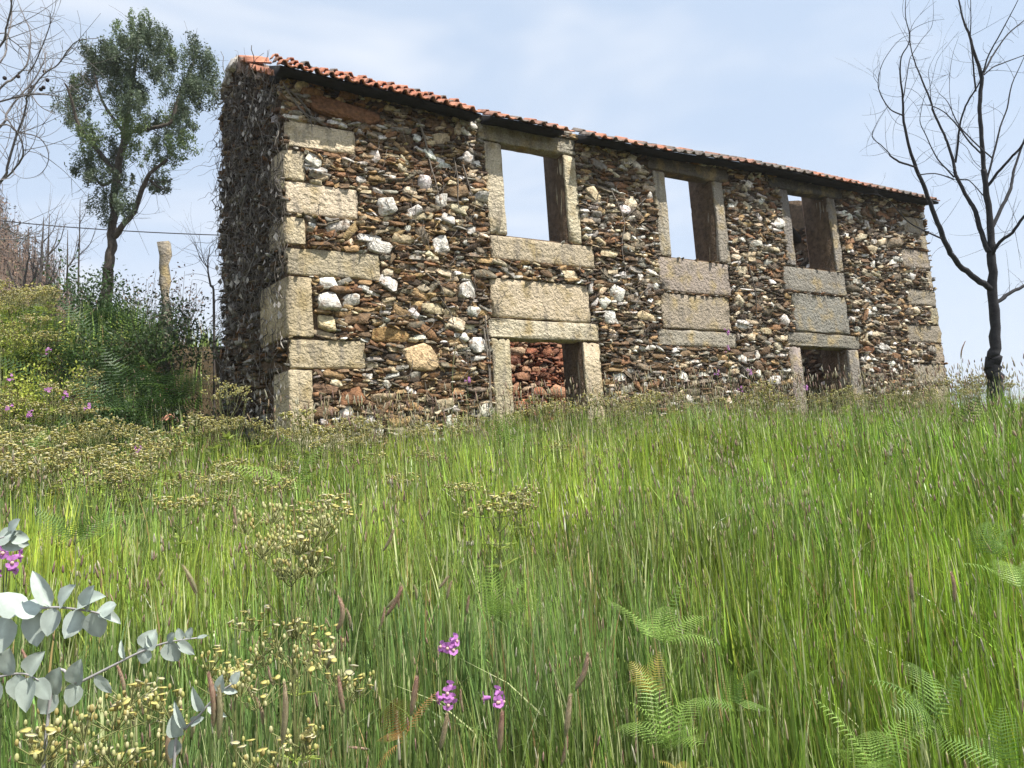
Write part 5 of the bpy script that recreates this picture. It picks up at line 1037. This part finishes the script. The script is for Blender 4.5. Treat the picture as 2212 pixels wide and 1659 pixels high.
# ---- silvery eucalyptus shoots at lower left
def round_leaf(L_, w, cup, col, r):
    m, k = 7, 5; Vv = []; C = []
    for i in range(m):
        t = i / (m - 1); hw = w * .5 * (math.sin(math.pi * min(1, t ** .75)) ** .65 if 0 < t < 1 else 0.02)
        for j in range(k):
            s = (j / (k - 1) * 2 - 1); Vv.append((L_ * t, hw * s, cup * L_ * (.25 * s * s * hw / (w * .5) - t * t * .3) + r.normal(0, .0006))); C.append(np.array(col) * (1.25 if abs(s) < .1 else 1))
    F = [[i * k + j, (i + 1) * k + j, (i + 1) * k + j + 1, i * k + j + 1] for i in range(m - 1) for j in range(k - 1)]
    return np.array(Vv), F, np.array(C)
re_ = np.random.default_rng(800)
def shoot(label, path, dep, dd, leaflist):
    """path: traced stem; leaflist: (t along the stem, direction angle in the picture, length m, width m, turn)"""
    root = [np.array(at(p[0], p[1], dep + dd * i / (len(path) - 1))) for i, p in enumerate(path)]; b0 = root[0].copy(); b0[2] = ground_under(b0); b0[:2] += [-.02, .04]
    e = tag(empty('eucalyptus_shoot', b0), label, 'shoot', 'silvery eucalyptus shoots'); O = np.array(e.location)
    q = smooth_path([b0 - Z * .03, b0 * .45 + root[0] * .55 + CR * -.02] + root, sub=6); nq = len(q); V, F = tube(q, np.linspace(.0032, .0013, nq), 6); obj('stem', mesh_data('stem', V - O, F, np.array((.42, .40, .40)), MT['euca'], True), e)
    tr_ = smooth_path(root, sub=8)
    for (t, ang, L_, w, turn) in leaflist:
        p = tr_[int(t * (len(tr_) - 1))]; a_ = rad(ang); xd = CR * math.cos(a_) + CU * math.sin(a_) - CF * re_.uniform(-.15, .35); xd /= np.linalg.norm(xd); up = -CF * math.cos(rad(turn)) + CU * math.sin(rad(turn)); zd = up - xd * (up @ xd); zd /= np.linalg.norm(zd); yd = np.cross(zd, xd)
        col = np.array((.42, .48, .43)) * re_.uniform(.85, 1.1); L_, w = L_ * .82, w * .8; V, F, C = round_leaf(L_, w, re_.uniform(-.3, .9), col, re_); W = p + V[:, :1] * xd + V[:, 1:2] * yd + V[:, 2:] * zd
        obj('leaf', mesh_data('leaf', W - O, F, C, MT['euca'], True), e)
shoot('large silvery eucalyptus shoot with broad pale leaves at the left edge', [(-60, 1345), (40, 1325), (110, 1312), (180, 1318), (215, 1325)], 1.15, -.05,
 [(.05, 200, .07, .05, 30), (.12, 100, .06, .045, 40), (.2, 255, .075, .055, 20), (.3, 150, .06, .05, 50), (.36, 285, .065, .05, 10), (.52, 118, .075, .03, 50), (.55, 262, .05, .038, 15), (.58, 60, .05, .045, 60), (.7, 35, .055, .045, 60), (.74, 250, .052, .04, 10), (.8, 75, .05, .04, 55), (.88, 280, .05, .045, 15), (.95, 20, .045, .03, 40), (1., 340, .04, .02, 60), (.02, 300, .08, .06, 10), (.45, 180, .05, .05, 60)])
shoot('slender silvery eucalyptus shoot reaching right with paired round leaves', [(110, 1500), (170, 1475), (240, 1440), (300, 1410), (360, 1388), (425, 1378)], 1.25, .03,
 [(.02, 70, .06, .045, 20), (.05, 230, .055, .045, 10), (.18, 75, .055, .04, 10), (.22, 250, .05, .04, 20), (.3, 310, .05, .025, 0), (.52, 110, .04, .012, 10), (.66, 70, .042, .045, 30), (.68, 240, .034, .035, 20), (.7, 120, .03, .012, 0), (.8, 300, .045, .04, 15), (.82, 50, .03, .02, 30), (.88, 320, .045, .022, 20), (.92, 110, .025, .02, 20), (.94, 60, .028, .018, 30), (1., 15, .025, .008, 30)])
shoot('small silvery eucalyptus shoot low among the foxtails at left', [(380, 1600), (400, 1575), (435, 1540), (470, 1500), (500, 1478)], 1.3, 0,
 [(.05, 250, .045, .03, 10), (.12, 100, .05, .035, 20), (.3, 115, .06, .018, 10), (.35, 30, .03, .02, 30), (.55, 110, .055, .022, 20), (.6, 330, .045, .018, 20), (.8, 80, .04, .025, 20), (.85, 350, .03, .015, 30), (1., 60, .03, .02, 20)])
shoot('drooping silvery eucalyptus shoot at the left margin above the large one', [(-70, 1200), (-30, 1175), (10, 1160), (30, 1158)], 1.3, 0,
 [(.3, 75, .06, .05, 20), (.5, 20, .05, .045, 40), (.65, 340, .05, .045, 10), (.85, 60, .045, .04, 50), (.95, 350, .035, .03, 20), (.1, 110, .07, .05, 20)])
shoot('lower silvery eucalyptus shoot hanging at the bottom left', [(-50, 1480), (0, 1462), (50, 1455), (85, 1470)], 1.2, 0,
 [(.1, 190, .06, .05, 20), (.3, 255, .065, .05, 10), (.45, 80, .055, .045, 30), (.6, 280, .06, .045, 15), (.75, 60, .05, .04, 30), (.85, 265, .065, .04, 15), (.95, 310, .05, .035, 20)])

# ------------------------------------------------------------------ air: one even, thin haze around the whole place
zmax = max(float(GZ.max()) + 9, 16); zmin = float(GZ.min()) - 1.2
V, F = box((gx[0] - 20, gy[0] - 20, zmin), (gx[-1] + 20, gy[-1] + 20, zmax))
hm_ = bpy.data.materials.new('thin_haze'); hm_.use_nodes = True; t_ = hm_.node_tree; t_.nodes.clear(); ho_ = nd(t_, 'ShaderNodeOutputMaterial'); pv_ = nd(t_, 'ShaderNodeVolumePrincipled'); pv_.inputs['Color'].default_value = (.93, .96, 1, 1); pv_.inputs['Density'].default_value = HAZE; pv_.inputs['Anisotropy'].default_value = 0.2
t_.links.new(pv_.outputs[0], ho_.inputs['Volume'])
tag(obj('haze', mesh_data('haze', V, F, None, hm_)), 'thin pale haze in the air over the valley', 'haze', kind='stuff')
